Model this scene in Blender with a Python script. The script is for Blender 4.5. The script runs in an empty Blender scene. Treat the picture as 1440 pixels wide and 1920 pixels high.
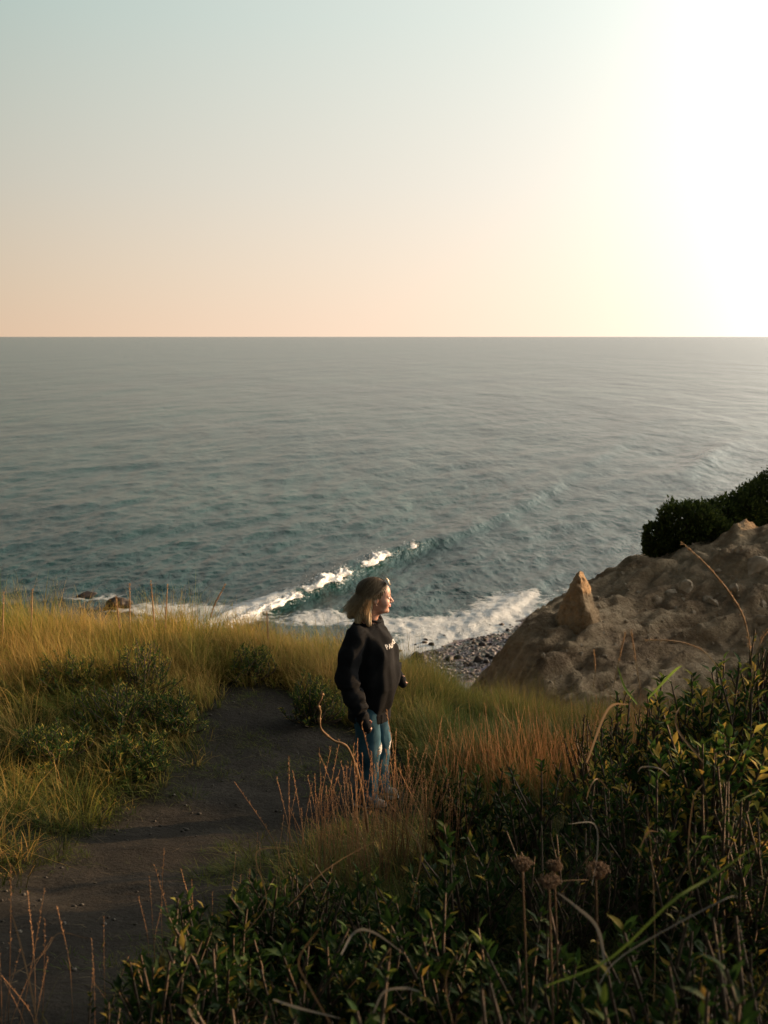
import bpy, math, random
import numpy as np
from mathutils import Vector, Matrix
from mathutils.bvhtree import BVHTree

R = math.radians
SC = bpy.context.scene
COL = SC.collection
rng = np.random.default_rng(7)
random.seed(7)

# ------------------------------------------------------------------ camera
CAMZ = 3.35
PITCH = R(9.9)
FPX = 1884.0
cam_d = bpy.data.cameras.new('camera')
cam = bpy.data.objects.new('camera', cam_d)
COL.objects.link(cam)
cam.location = (0, 0, CAMZ)
cam.rotation_euler = (R(90) - PITCH, 0, 0)
cam_d.sensor_fit = 'VERTICAL'
cam_d.sensor_height = 36
cam_d.lens = 36 * FPX / 1920
cam_d.clip_start = 0.05
cam_d.clip_end = 200000
cam_d.dof.use_dof = True
cam_d.dof.focus_distance = 7.2
cam_d.dof.aperture_fstop = 4.0
SC.camera = cam

SC.view_settings.view_transform = 'Standard'
SC.view_settings.look = 'None'
SC.view_settings.exposure = 0.4
SC.view_settings.gamma = 1.0
SC.view_settings.use_curve_mapping = False

# ------------------------------------------------------------------ sun + sky
SUN_AZ = R(65)      # right of the view direction (+Y)
SUN_EL = R(8.0)
SUN = Vector((math.sin(SUN_AZ) * math.cos(SUN_EL), math.cos(SUN_AZ) * math.cos(SUN_EL), math.sin(SUN_EL)))
sun_d = bpy.data.lights.new('sun', 'SUN')
sun = bpy.data.objects.new('sun', sun_d)
COL.objects.link(sun)
sun.rotation_euler = SUN.to_track_quat('Z', 'Y').to_euler()
sun_d.energy = 5.0
sun_d.angle = R(0.6)
sun_d.color = (1.0, 0.60, 0.28)

world = bpy.data.worlds.new('World')
SC.world = world
world.use_nodes = True
nt = world.node_tree
nt.nodes.clear()
def N(nt, t, **kw):
    n = nt.nodes.new(t)
    for k, v in kw.items():
        setattr(n, k, v)
    return n
def L(nt, a, b):
    nt.links.new(a, b)
def math_node(nt, op, a, b=None, clamp=False):
    n = nt.nodes.new('ShaderNodeMath'); n.operation = op; n.use_clamp = clamp
    for i, v in enumerate((a, b)):
        if v is None: continue
        if isinstance(v, (int, float)): n.inputs[i].default_value = v
        else: nt.links.new(v, n.inputs[i])
    return n.outputs[0]
def ramp(nt, fac, stops, interp='LINEAR'):
    n = nt.nodes.new('ShaderNodeValToRGB'); n.color_ramp.interpolation = interp
    e = n.color_ramp.elements
    while len(e) > 1: e.remove(e[-1])
    e[0].position = stops[0][0]; e[0].color = (*stops[0][1], 1)
    for p, c in stops[1:]:
        x = e.new(p); x.color = (*c, 1)
    if fac is not None: nt.links.new(fac, n.inputs[0])
    return n.outputs[0]

tc = N(nt, 'ShaderNodeTexCoord')
sky = N(nt, 'ShaderNodeTexSky', sky_type='NISHITA', sun_disc=False, sun_elevation=SUN_EL,
        sun_rotation=SUN_AZ, air_density=1.0, dust_density=2.0, ozone_density=1.5)
bg1 = N(nt, 'ShaderNodeBackground'); bg1.inputs[1].default_value = 0.009
L(nt, sky.outputs[0], bg1.inputs[0])
sep = N(nt, 'ShaderNodeSeparateXYZ'); L(nt, tc.outputs['Generated'], sep.inputs[0])
zz = math_node(nt, 'MAXIMUM', sep.outputs[2], 0.0)
base = ramp(nt, zz, [(0.0, (.80, .565, .38)), (.05, (.715, .56, .405)), (.14, (.58, .55, .455)), (.28, (.42, .53, .48)), (.42, (.345, .47, .46)),
                     (.54, (.16, .22, .22)), (.70, (.055, .08, .09)), (1.0, (.022, .036, .046))])
dot = N(nt, 'ShaderNodeVectorMath', operation='DOT_PRODUCT')
L(nt, tc.outputs['Generated'], dot.inputs[0]); dot.inputs[1].default_value = SUN
d = dot.outputs['Value']
mr = N(nt, 'ShaderNodeMapRange', interpolation_type='SMOOTHSTEP'); L(nt, d, mr.inputs[0])
mr.inputs[1].default_value = -0.95; mr.inputs[2].default_value = 0.22
mr.inputs[3].default_value = 0.24; mr.inputs[4].default_value = 1.0
vm = N(nt, 'ShaderNodeVectorMath', operation='SCALE'); L(nt, base, vm.inputs[0]); L(nt, mr.outputs[0], vm.inputs['Scale'])
g0 = math_node(nt, 'MULTIPLY', math_node(nt, 'MAXIMUM', math_node(nt, 'ADD', d, 0.10), 0.0), 1 / 1.10)
hf = N(nt, 'ShaderNodeMapRange', interpolation_type='SMOOTHSTEP'); L(nt, zz, hf.inputs[0])
hf.inputs[1].default_value = .40; hf.inputs[2].default_value = .85; hf.inputs[3].default_value = 1.0; hf.inputs[4].default_value = .25
g = math_node(nt, 'MULTIPLY', math_node(nt, 'POWER', g0, 1.3), hf.outputs[0])
g2 = math_node(nt, 'MULTIPLY', math_node(nt, 'MULTIPLY', math_node(nt, 'POWER', math_node(nt, 'MAXIMUM', d, 0.0), 10.0), 13.0), hf.outputs[0])
glow = N(nt, 'ShaderNodeVectorMath', operation='SCALE'); glow.inputs[0].default_value = (.97, .86, .79); L(nt, g, glow.inputs['Scale'])
aur = N(nt, 'ShaderNodeVectorMath', operation='SCALE'); aur.inputs[0].default_value = (1.0, .93, .80); L(nt, g2, aur.inputs['Scale'])
add0 = N(nt, 'ShaderNodeVectorMath', operation='ADD'); L(nt, vm.outputs[0], add0.inputs[0]); L(nt, aur.outputs[0], add0.inputs[1])
add = N(nt, 'ShaderNodeVectorMath', operation='ADD'); L(nt, add0.outputs[0], add.inputs[0]); L(nt, glow.outputs[0], add.inputs[1])
bg2 = N(nt, 'ShaderNodeBackground'); bg2.inputs[1].default_value = 0.655
L(nt, add.outputs[0], bg2.inputs[0])
ads = N(nt, 'ShaderNodeAddShader'); L(nt, bg1.outputs[0], ads.inputs[0]); L(nt, bg2.outputs[0], ads.inputs[1])
wo = N(nt, 'ShaderNodeOutputWorld'); L(nt, ads.outputs[0], wo.inputs[0])

# ------------------------------------------------------------------ helpers
cP, sP = math.cos(PITCH), math.sin(PITCH)
def ray(u, v):
    x = (u - 720) / FPX; y = -(v - 960) / FPX
    return np.array([x, cP + y * sP, -sP + y * cP])
def P(u, v, y):
    d = ray(u, v); t = y / d[1]
    return np.array([d[0] * t, y, CAMZ + d[2] * t])
def Pz(u, v, z):
    d = ray(u, v); t = (z - CAMZ) / d[2]
    return np.array([d[0] * t, d[1] * t, z])
def to_uv(x, y, z):
    dz = z - CAMZ
    dep = y * cP - dz * sP
    up = y * sP + dz * cP
    return 720 + FPX * x / dep, 960 - FPX * up / dep

_pr = np.random.default_rng(3)
_perm = _pr.permutation(512).astype(np.int64)
_perm = np.concatenate([_perm, _perm, _perm])
_g3 = _pr.normal(size=(512, 3)); _g3 /= np.linalg.norm(_g3, axis=1)[:, None]
def perlin(x, y, z=0.0):
    x, y, z = np.broadcast_arrays(np.asarray(x, float), np.asarray(y, float), np.asarray(z, float))
    xi = np.floor(x).astype(np.int64); yi = np.floor(y).astype(np.int64); zi = np.floor(z).astype(np.int64)
    xf = x - xi; yf = y - yi; zf = z - zi
    f = lambda t: t * t * t * (t * (t * 6 - 15) + 10)
    u, v, w = f(xf), f(yf), f(zf)
    def h(a, b, c):
        i = _perm[(_perm[(_perm[(xi + a) & 511] + yi + b) & 511] + zi + c) & 511]
        g = _g3[i]
        return g[..., 0] * (xf - a) + g[..., 1] * (yf - b) + g[..., 2] * (zf - c)
    l = lambda a, b, t: a + t * (b - a)
    return l(l(l(h(0,0,0), h(1,0,0), u), l(h(0,1,0), h(1,1,0), u), v),
             l(l(h(0,0,1), h(1,0,1), u), l(h(0,1,1), h(1,1,1), u), v), w) * 1.5
def fbm(x, y, z=0.0, oct=4, gain=0.5, lac=2.03):
    s = 0; a = 1; f = 1
    for i in range(oct):
        s = s + a * perlin(x * f + i * 17.3, y * f - i * 9.1, np.asarray(z) * f + i * 3.7)
        a *= gain; f *= lac
    return s
def sstep(a, b, x):
    t = np.clip((x - a) / (b - a), 0, 1)
    return t * t * (3 - 2 * t)
def poly_sd(px, py, poly):
    """distance to open polyline, signed: + on the left of its direction"""
    best = np.full(px.shape, 1e9); sg = np.zeros(px.shape)
    for (ax, ay), (bx, by) in zip(poly[:-1], poly[1:]):
        dx, dy = bx - ax, by - ay
        t = np.clip(((px - ax) * dx + (py - ay) * dy) / (dx * dx + dy * dy), 0, 1)
        qx, qy = px - ax - t * dx, py - ay - t * dy
        dd = np.hypot(qx, qy); s = dx * (py - ay) - dy * (px - ax)
        m = dd < best
        best = np.where(m, dd, best); sg = np.where(m, np.sign(s), sg)
    return best * sg
def in_poly(px, py, poly):
    c = np.zeros(np.shape(px), bool); n = len(poly)
    for i in range(n):
        x1, y1 = poly[i]; x2, y2 = poly[(i + 1) % n]
        m = ((y1 > py) != (y2 > py)) & (px < (x2 - x1) * (py - y1) / (y2 - y1 + 1e-12) + x1)
        c ^= m
    return c

def tag(o, label=None, cat=None, group=None, kind=None):
    if label: o['label'] = label
    if cat: o['category'] = cat
    if group: o['group'] = group
    if kind: o['kind'] = kind
    return o
def mesh_np(name, V, F, smooth=True, cols=None, attrs=None):
    """V (n,3); F (m,k) array, or list of (m,k) arrays"""
    me = bpy.data.meshes.new(name)
    V = np.asarray(V, np.float32)
    Fs = F if isinstance(F, list) else [F]
    Fs = [np.asarray(f, np.int32) for f in Fs if len(f)]
    loops = np.concatenate([f.ravel() for f in Fs])
    tot = np.concatenate([np.full(len(f), f.shape[1], np.int32) for f in Fs])
    st = np.concatenate([[0], np.cumsum(tot)[:-1]]).astype(np.int32)
    me.vertices.add(len(V)); me.vertices.foreach_set('co', V.ravel())
    me.loops.add(len(loops)); me.loops.foreach_set('vertex_index', loops)
    me.polygons.add(len(tot)); me.polygons.foreach_set('loop_start', st); me.polygons.foreach_set('loop_total', tot)
    me.update(calc_edges=True)
    if smooth: me.polygons.foreach_set('use_smooth', np.ones(len(tot), bool))
    if cols is not None:
        a = me.color_attributes.new('col', 'FLOAT_COLOR', 'POINT')
        c = np.ones((len(V), 4), np.float32); c[:, :3] = cols
        a.data.foreach_set('color', c.ravel())
    for k, v in (attrs or {}).items():
        a = me.attributes.new(k, 'FLOAT', 'POINT'); a.data.foreach_set('value', np.asarray(v, np.float32))
    me.validate()
    return me
def obj(name, me, mat=None, parent=None, loc=None):
    o = bpy.data.objects.new(name, me); COL.objects.link(o)
    if mat is not None and me is not None and not me.materials: me.materials.append(mat)
    if parent: o.parent = parent
    if loc is not None: o.location = loc
    return o
def empty(name, loc=(0, 0, 0), rz=0):
    o = bpy.data.objects.new(name, None); COL.objects.link(o)
    o.location = loc; o.rotation_euler = (0, 0, rz); o.empty_display_size = .1
    return o
def new_mat(name):
    m = bpy.data.materials.new(name); m.use_nodes = True
    m.node_tree.nodes.clear()
    return m, m.node_tree
def simple_mat(name, col, rough=.8, var=.0, vscale=5., bump=0., bscale=50., spec=.3, attr=False, trans=0., metal=0., col2=None):
    m, nt = new_mat(name)
    out = N(nt, 'ShaderNodeOutputMaterial')
    b = N(nt, 'ShaderNodeBsdfPrincipled'); b.inputs['Roughness'].default_value = rough
    b.inputs['Specular IOR Level'].default_value = spec; b.inputs['Metallic'].default_value = metal
    tcn = N(nt, 'ShaderNodeTexCoord')
    if attr:
        c = N(nt, 'ShaderNodeAttribute', attribute_name='col').outputs['Color']
    else:
        if var or col2:
            no = N(nt, 'ShaderNodeTexNoise'); no.inputs['Scale'].default_value = vscale; no.inputs['Detail'].default_value = 6
            L(nt, tcn.outputs['Object'], no.inputs['Vector'])
            c2 = col2 or tuple(x * (1 + var) for x in col)
            c1 = col if col2 else tuple(x * (1 - var) for x in col)
            c = ramp(nt, no.outputs[0], [(.32, c1), (.68, c2)])
        else:
            c = N(nt, 'ShaderNodeRGB').outputs[0]; c.default_value = (*col, 1)
    L(nt, c, b.inputs['Base Color'])
    if bump:
        nb = N(nt, 'ShaderNodeTexNoise'); nb.inputs['Scale'].default_value = bscale; nb.inputs['Detail'].default_value = 5
        L(nt, tcn.outputs['Object'], nb.inputs['Vector'])
        bp = N(nt, 'ShaderNodeBump'); bp.inputs['Strength'].default_value = bump; bp.inputs['Distance'].default_value = .02
        L(nt, nb.outputs[0], bp.inputs['Height']); L(nt, bp.outputs[0], b.inputs['Normal'])
    if trans:
        t = N(nt, 'ShaderNodeBsdfTranslucent'); L(nt, c, t.inputs[0])
        mx = N(nt, 'ShaderNodeMixShader'); mx.inputs[0].default_value = trans
        L(nt, b.outputs[0], mx.inputs[1]); L(nt, t.outputs[0], mx.inputs[2]); L(nt, mx.outputs[0], out.inputs[0])
    else:
        L(nt, b.outputs[0], out.inputs[0])
    return m
def tube_np(pts, rad, ns=6, cap=True):
    """tube along points -> V, quads"""
    pts = np.asarray(pts, float); n = len(pts)
    rad = np.broadcast_to(np.asarray(rad, float), (n,))
    T = np.gradient(pts, axis=0); T /= np.linalg.norm(T, axis=1)[:, None] + 1e-12
    ref = np.array([0, 0, 1.0]) if abs(T[0, 2]) < .9 else np.array([1.0, 0, 0])
    V = []
    u = np.cross(T[0], ref); u /= np.linalg.norm(u)
    for i in range(n):
        u = u - T[i] * (u @ T[i]); u /= np.linalg.norm(u) + 1e-12
        w = np.cross(T[i], u)
        a = np.arange(ns) * 2 * np.pi / ns
        V.append(pts[i] + rad[i] * (np.cos(a)[:, None] * u + np.sin(a)[:, None] * w))
    V = np.concatenate(V); F = []
    for i in range(n - 1):
        for j in range(ns):
            F.append((i * ns + j, i * ns + (j + 1) % ns, (i + 1) * ns + (j + 1) % ns, (i + 1) * ns + j))
    return V, np.array(F)
def merge(parts):
    Vs, Fs, o = [], {}, 0
    for V, F in parts:
        for f in (F if isinstance(F, list) else [F]):
            f = np.asarray(f)
            if len(f): Fs.setdefault(f.shape[1], []).append(f + o)
        Vs.append(V); o += len(V)
    return np.concatenate(Vs), [np.concatenate(v) for v in Fs.values()]
def smooth_curve(pts, n=16):
    pts = np.asarray(pts, float); m = len(pts)
    t = np.linspace(0, m - 1, n); out = []
    ext = np.vstack([2 * pts[0] - pts[1], pts, 2 * pts[-1] - pts[-2]])
    for a in t:
        i = min(int(a), m - 2); f = a - i
        p0, p1, p2, p3 = ext[i], ext[i + 1], ext[i + 2], ext[i + 3]
        out.append(.5 * ((2 * p1) + (-p0 + p2) * f + (2 * p0 - 5 * p1 + 4 * p2 - p3) * f ** 2 + (-p0 + 3 * p1 - 3 * p2 + p3) * f ** 3))
    return np.array(out)
def surface_nets(F, org, h):
    ins = F < 0
    nx, ny, nz = F.shape
    acc = np.zeros((nx - 1, ny - 1, nz - 1, 3)); cnt = np.zeros((nx - 1, ny - 1, nz - 1))
    def sl(ax, o, n): return slice(o, n - 1 + o)
    for ax in range(3):
        oth = [a for a in range(3) if a != ax]
        for o1 in (0, 1):
            for o2 in (0, 1):
                s0 = [None] * 3; s1 = [None] * 3
                s0[ax] = slice(0, F.shape[ax] - 1); s1[ax] = slice(1, F.shape[ax])
                for a, o in zip(oth, (o1, o2)):
                    s0[a] = slice(o, F.shape[a] - 1 + o); s1[a] = s0[a]
                A = F[tuple(s0)]; B = F[tuple(s1)]
                m = (A < 0) != (B < 0)
                t = np.where(m, A / np.where(A == B, 1, A - B), 0)
                p = [0, 0, 0]; p[oth[0]] = o1; p[oth[1]] = o2
                for a in range(3):
                    acc[..., a] += np.where(m, t if a == ax else p[a], 0)
                cnt += m
    act = cnt > 0
    idx = -np.ones(act.shape, np.int64); idx[act] = np.arange(act.sum())
    ijk = np.argwhere(act)
    V = (ijk + acc[act] / cnt[act][:, None]) * h + org
    Q = []
    for ax in range(3):
        b, c = (ax + 1) % 3, (ax + 2) % 3
        s0 = [slice(None)] * 3; s1 = [slice(None)] * 3
        s0[ax] = slice(0, F.shape[ax] - 1); s1[ax] = slice(1, F.shape[ax])
        A = ins[tuple(s0)]; B = ins[tuple(s1)]
        e = np.argwhere(A != B)
        ok = (e[:, b] > 0) & (e[:, c] > 0) & (e[:, b] < F.shape[b] - 1) & (e[:, c] < F.shape[c] - 1)
        e = e[ok]
        if not len(e): continue
        fl = A[e[:, 0], e[:, 1], e[:, 2]]
        q = []
        for ob, oc in ((1, 1), (0, 1), (0, 0), (1, 0)):
            k = e.copy(); k[:, b] -= ob; k[:, c] -= oc
            q.append(idx[k[:, 0], k[:, 1], k[:, 2]])
        q = np.stack(q, 1)
        q[~fl] = q[~fl][:, ::-1]
        Q.append(q)
    return V, np.concatenate(Q)
def sdf_mesh(fn, lo, hi, h):
    lo = np.array(lo, float); hi = np.array(hi, float)
    n = np.ceil((hi - lo) / h).astype(int) + 1
    X, Y, Z = np.meshgrid(*[lo[i] + h * np.arange(n[i]) for i in range(3)], indexing='ij')
    return surface_nets(fn(X, Y, Z), lo, h)
def s_ell(X, Y, Z, c, r):
    x, y, z = (X - c[0]) / r[0], (Y - c[1]) / r[1], (Z - c[2]) / r[2]
    k0 = np.sqrt(x * x + y * y + z * z)
    k1 = np.sqrt((x / r[0]) ** 2 + (y / r[1]) ** 2 + (z / r[2]) ** 2)
    return k0 * (k0 - 1) / np.maximum(k1, 1e-6)
def s_cap(X, Y, Z, a, b, ra, rb):
    a = np.array(a, float); b = np.array(b, float); d = b - a
    t = np.clip(((X - a[0]) * d[0] + (Y - a[1]) * d[1] + (Z - a[2]) * d[2]) / (d @ d), 0, 1)
    return np.sqrt((X - a[0] - t * d[0]) ** 2 + (Y - a[1] - t * d[1]) ** 2 + (Z - a[2] - t * d[2]) ** 2) - (ra + (rb - ra) * t)
def smin(a, b, k):
    h = np.clip(.5 + .5 * (b - a) / k, 0, 1)
    return b * (1 - h) + a * h - k * h * (1 - h)
def smax(a, b, k): return -smin(-a, -b, k)
# ------------------------------------------------------------------ terrain
SEAZ = CAMZ - 24.0
CP = [(0,0,1.75),(0,-5,2.5),(-5,0,1.6),(-5,-6,2.2),(0,3.3,.93),(-.8,4.7,.52),(.3,4.7,.62),(-.1,6.84,0),(-1.5,6.8,0),(-1,9,-.05),
      (-1,10.3,-.12),(-3,8,.15),(-3,10,0),(-5,6,.5),(-5,10,0),(-8,8,.3),(-10,3,1),(-10,11,0),(-2.4,4.6,.62),(-1.5,3.4,.95),
      (1,7.5,-.08),(1,9,-.35),(1,10.3,-.65),(2,9.5,-.7),(1.2,4,.85),(2,4.5,1.0),(2.1,6.5,.15),(3,8,.0),(2.9,6.2,.85),(4.4,6,1.25),
      (5,8,.7),(4,4,1.55),(6,3,2.0),(9,5,2.0),(10,0,2.9),(5,-4,2.6),(9,9,1.15),(1,1.5,1.45),
      (3,12,-1.7),(2.6,12.6,-2.1),(3.8,17,-3.25),(3.9,20.3,-2.4),(4.9,23,-2.75),(6.4,24.2,-2.2),(9.2,24.4,-1.3),(12,25,-1.0),(16,26,-.6),(10,26.9,-2.5),(8,26.0,-2.2),
      (5,14,-2.0),(5,17,-3.2),(8,17,-2.5),(8,20.5,-2.5),(11,17,-1.2),(10,13,1.5),(7,11,.85),(6.4,13.2,1.15),(7.4,14.6,1.0),(16,18,.6),(25,10,2),(25,25,1.5),(20,-10,4),(-20,-5,2),(-20,8,.6)]  # includes an unseen rise right of the frame, raised to shade the path
CP = np.array(CP, float)
def _tps_fit(P_):
    n = len(P_); d = np.hypot(P_[:, None, 0] - P_[None, :, 0], P_[:, None, 1] - P_[None, :, 1])
    K = np.where(d > 0, d * d * np.log(d + 1e-12), 0) + np.eye(n) * .05
    Q = np.c_[np.ones(n), P_[:, :2]]
    A = np.block([[K, Q], [Q.T, np.zeros((3, 3))]])
    return np.linalg.solve(A, np.r_[P_[:, 2], 0, 0, 0])
_W = _tps_fit(CP)
def tps(x, y):
    s = _W[-3] + _W[-2] * x + _W[-1] * y
    for i in range(len(CP)):
        d2 = (x - CP[i, 0]) ** 2 + (y - CP[i, 1]) ** 2
        s = s + _W[i] * .5 * d2 * np.log(d2 + 1e-12)
    return s
EDGE = [(-90,16),(-40,13.5),(-12,11.6),(-5,11.2),(-1,10.9),(1,10.8),(2.9,12.8),(3.5,15.3),(3.7,18),(3.6,20.7),(4.6,23.3),(6.4,25.1),(9.5,27.2),(14,29),(22,30),(40,36),(90,50)]
# shoreline from the places where foam meets the stones
SH = [Pz(u, v, SEAZ) for u, v in ((-900,1480),(-300,1400),(300,1330),(650,1268),(770,1236),(870,1206),(960,1182),(1010,1152),(1080,1110),(1200,1075),(1400,1030),(1700,985))]
SHORE = [(-220, 20)] + [(p[0], p[1]) for p in SH] + [(240, 250)]
def ground_z(x, y, detail=True):
    x = np.asarray(x, float); y = np.asarray(y, float)
    xx = np.clip(x, -22, 28); yy = np.clip(y, -12, 27)
    base = tps(xx, yy) + fbm(x * .8, y * .8, 2.0, 2) * .05
    s = poly_sd(x, y, EDGE)                      # + outside (seaward)
    cl = sstep(11.2, 13.2, y) * sstep(.5, 1.6, x)       # the eroded spur
    if detail:
        # gullies that run down towards the left, slumped blocks and crumbly relief
        q = fbm(x * .33 + 4, y * .33, .3, 3) * .55
        rid = 1 - np.abs(fbm(x * .55 + .4 * y * .3 + q, y * .22 + 7, 1.0, 4)) * 2.0
        blk = np.abs(fbm(x * 1.6 + 3, y * 1.6, 5.0, 4, .55))
        ru, rv_ = x * .55 - y * .83, x * .83 + y * .55
        run = np.abs(fbm(ru * 1.1 + q, rv_ * .28, 6.0, 4, .55)) - .2
        stp = fbm(x * .9 - 5, y * .9, 2.2, 3)
        stp = np.floor(stp * 5 + .5) / 5 * .6 + stp * .4
        # ledges of harder layers that break off along the slope
        lz = base * 2.6 + fbm(x * .35, y * .35, 4.0, 3) * 1.4 + x * .22; fr = lz - np.floor(lz)
        base = base + cl * (sstep(.25, .6, fr) - fr) / 2.6 * .42 * sstep(-.5, .4, fbm(x * .6 + 8, y * .6, 7.0, 2))
        base = base + cl * (q * .12 + rid * .05 + blk * .04 + stp * .08 + run * .32 + fbm(x * 7, y * 7, 0, 4) * .034 + np.abs(fbm(ru * 2.3 + 3, rv_ * .8 + 9, 3, 4)) * .20 - .12)
        base = base + (1 - cl) * (fbm(x * 3.1, y * 3.1, 0, 3) * .022 + fbm(x * 11, y * 11, 4, 2) * .006)
    sj = s + (fbm(x * .5, y * .5, 9, 3) * .3 * cl if detail else 0)
    drop = np.maximum(sj, 0)
    z = base - np.where(drop < 1.0, drop ** 2 * .75, .75 + (drop - 1.0) * 1.45) - 0
    t = -poly_sd(x, y, SHORE)                    # + inland
    beach = SEAZ + t * .085 + .0 + fbm(x * .25, y * .25, 3, 3) * .18 * sstep(-2, 3, t)
    beach = np.where(t < -30, SEAZ - 2.6, beach)
    k = 1.5
    out = np.maximum(z, beach)
    return np.where(s > 3, out, z)
def hit(u, v):
    """where the line of sight first meets the bluff"""
    d = ray(u, v); lo = 1.0
    ts = np.linspace(1.0, 40, 1600)
    p = d[None] * ts[:, None]
    z = ground_z(p[:, 0], p[:, 1], False)
    k = np.argmax(CAMZ + p[:, 2] < z)
    return p[k, 0], p[k, 1], z[k]
PATH_PX = [(-150,2000),(-150,1790),(0,1675),(150,1590),(300,1508),(400,1445),(430,1400),(395,1345),(440,1300),(520,1292),(575,1335),(625,1370),(690,1400),
           (745,1450),(748,1520),(690,1545),(600,1560),(530,1590),(420,1680),(330,1750),(250,1830),(180,2000)]
PATH = [hit(u, v)[:2] for u, v in PATH_PX]
def path_sd(x, y):
    """negative inside the sandy path"""
    d = np.abs(poly_sd(x, y, PATH + [PATH[0]]))
    return np.where(in_poly(x, y, PATH), -d, d) + fbm(x * 2.2, y * 2.2, 8, 3) * .16

def axis(segs):
    out = []
    for a, b, h in segs:
        out.append(np.arange(a, b, h))
    out.append([segs[-1][1]])
    return np.concatenate(out)
def grid_mesh(xs, ys):
    X, Y = np.meshgrid(xs, ys)
    nx, ny = len(xs), len(ys)
    i = np.arange(nx * ny).reshape(ny, nx)
    F = np.stack([i[:-1, :-1], i[:-1, 1:], i[1:, 1:], i[1:, :-1]], -1).reshape(-1, 4)
    return X.ravel(), Y.ravel(), F
xs = axis([(-230,-60,12),(-60,-14,3),(-14,-6,.5),(-6,-3.2,.1),(-3.2,.8,.045),(.8,11,.07),(11,16,.3),(16,60,3),(60,250,12)])
ys = axis([(-60,-12,4),(-12,1,.5),(1,12,.08),(12,26,.07),(26,34,.3),(34,60,1.2),(60,110,.9),(110,260,8)])
X, Y, F = grid_mesh(xs, ys)
Z = ground_z(X, Y)
fx, fy, fz = X[F].mean(1), Y[F].mean(1), Z[F].mean(1)
psd = path_sd(fx, fy)
es = poly_sd(fx, fy, EDGE)
isp = (psd < 0) & (fy < 9.8) & (fy > 1.0) & (np.abs(fx) < 6)
isb = (es > 3) & (fz < SEAZ + 3.2)
isc = ~isp & ~isb & ((es > .9) | ((fy > 12.0) & (fx > .8)))
isg = ~(isp | isb | isc)
def sub(m):
    f = F[m]; u, inv = np.unique(f, return_inverse=True)
    return np.c_[X[u], Y[u], Z[u]], inv.reshape(f.shape)

def soil_mat(name, stops, s1=1.2, s2=18, bump=.6, dist=.03, strata=False, pebble=False, stops2=None):
    m, nt = new_mat(name); out = N(nt, 'ShaderNodeOutputMaterial')
    b = N(nt, 'ShaderNodeBsdfPrincipled'); b.inputs['Roughness'].default_value = .95; b.inputs['Specular IOR Level'].default_value = .15
    tcn = N(nt, 'ShaderNodeTexCoord')
    n1 = N(nt, 'ShaderNodeTexNoise'); n1.inputs['Scale'].default_value = s1; n1.inputs['Detail'].default_value = 9; n1.inputs['Roughness'].default_value = .62
    vec = tcn.outputs['Object']
    if strata:
        mp = N(nt, 'ShaderNodeMapping'); mp.inputs['Scale'].default_value = (.5, .5, 2.6); mp.inputs['Rotation'].default_value = (.12, .2, 0)
        L(nt, vec, mp.inputs[0]); L(nt, mp.outputs[0], n1.inputs['Vector'])
    else: L(nt, vec, n1.inputs['Vector'])
    n2 = N(nt, 'ShaderNodeTexNoise'); n2.inputs['Scale'].default_value = s2; n2.inputs['Detail'].default_value = 8; n2.inputs['Roughness'].default_value = .7
    L(nt, vec, n2.inputs['Vector'])
    f = math_node(nt, 'ADD', math_node(nt, 'MULTIPLY', n1.outputs[0], .72), math_node(nt, 'MULTIPLY', n2.outputs[0], .28))
    c = ramp(nt, f, stops)
    if stops2:
        mx = N(nt, 'ShaderNodeMix', data_type='RGBA'); L(nt, N(nt, 'ShaderNodeAttribute', attribute_name='sand').outputs['Fac'], mx.inputs[0])
        L(nt, ramp(nt, f, stops2), mx.inputs[6]); L(nt, c, mx.inputs[7]); c = mx.outputs[2]
    hgt = math_node(nt, 'ADD', math_node(nt, 'MULTIPLY', n1.outputs[0], .6), n2.outputs[0])
    if pebble:
        vo = N(nt, 'ShaderNodeTexVoronoi'); vo.inputs['Scale'].default_value = pebble; L(nt, vec, vo.inputs['Vector'])
        v = math_node(nt, 'SUBTRACT', 1.0, vo.outputs['Distance'])
        hgt = math_node(nt, 'ADD', hgt, math_node(nt, 'MULTIPLY', v, .5 if pebble < 5 else .12))
        mx = N(nt, 'ShaderNodeMix', data_type='RGBA', blend_type='MULTIPLY'); mx.inputs[0].default_value = .45 if pebble < 5 else .22
        L(nt, c, mx.inputs[6]); L(nt, vo.outputs['Color'], mx.inputs[7])
        hs = N(nt, 'ShaderNodeHueSaturation'); hs.inputs['Saturation'].default_value = .55; L(nt, mx.outputs[2], hs.inputs['Color'])
        if pebble > 5: bw = N(nt, 'ShaderNodeRGBToBW'); L(nt, vo.outputs['Color'], bw.inputs[0]); L(nt, bw.outputs[0], mx.inputs[7]); hs.inputs['Saturation'].default_value = 1.05; hs.inputs['Value'].default_value = 1.15
        c = hs.outputs[0]
    L(nt, c, b.inputs['Base Color'])
    bp = N(nt, 'ShaderNodeBump'); bp.inputs['Strength'].default_value = bump; bp.inputs['Distance'].default_value = dist
    L(nt, hgt, bp.inputs['Height']); L(nt, bp.outputs[0], b.inputs['Normal'])
    L(nt, b.outputs[0], out.inputs[0])
    return m
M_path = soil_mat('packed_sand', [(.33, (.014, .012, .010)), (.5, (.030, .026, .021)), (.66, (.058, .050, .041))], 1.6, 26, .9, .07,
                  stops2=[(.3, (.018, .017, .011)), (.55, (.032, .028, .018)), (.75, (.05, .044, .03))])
M_cliff = soil_mat('sandy_clay', [(.34, (.17, .115, .072)), (.44, (.33, .24, .155)), (.52, (.45, .34, .225)), (.64, (.60, .475, .33))], .9, 9, 1.0, .2, strata=True, pebble=11)
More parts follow.
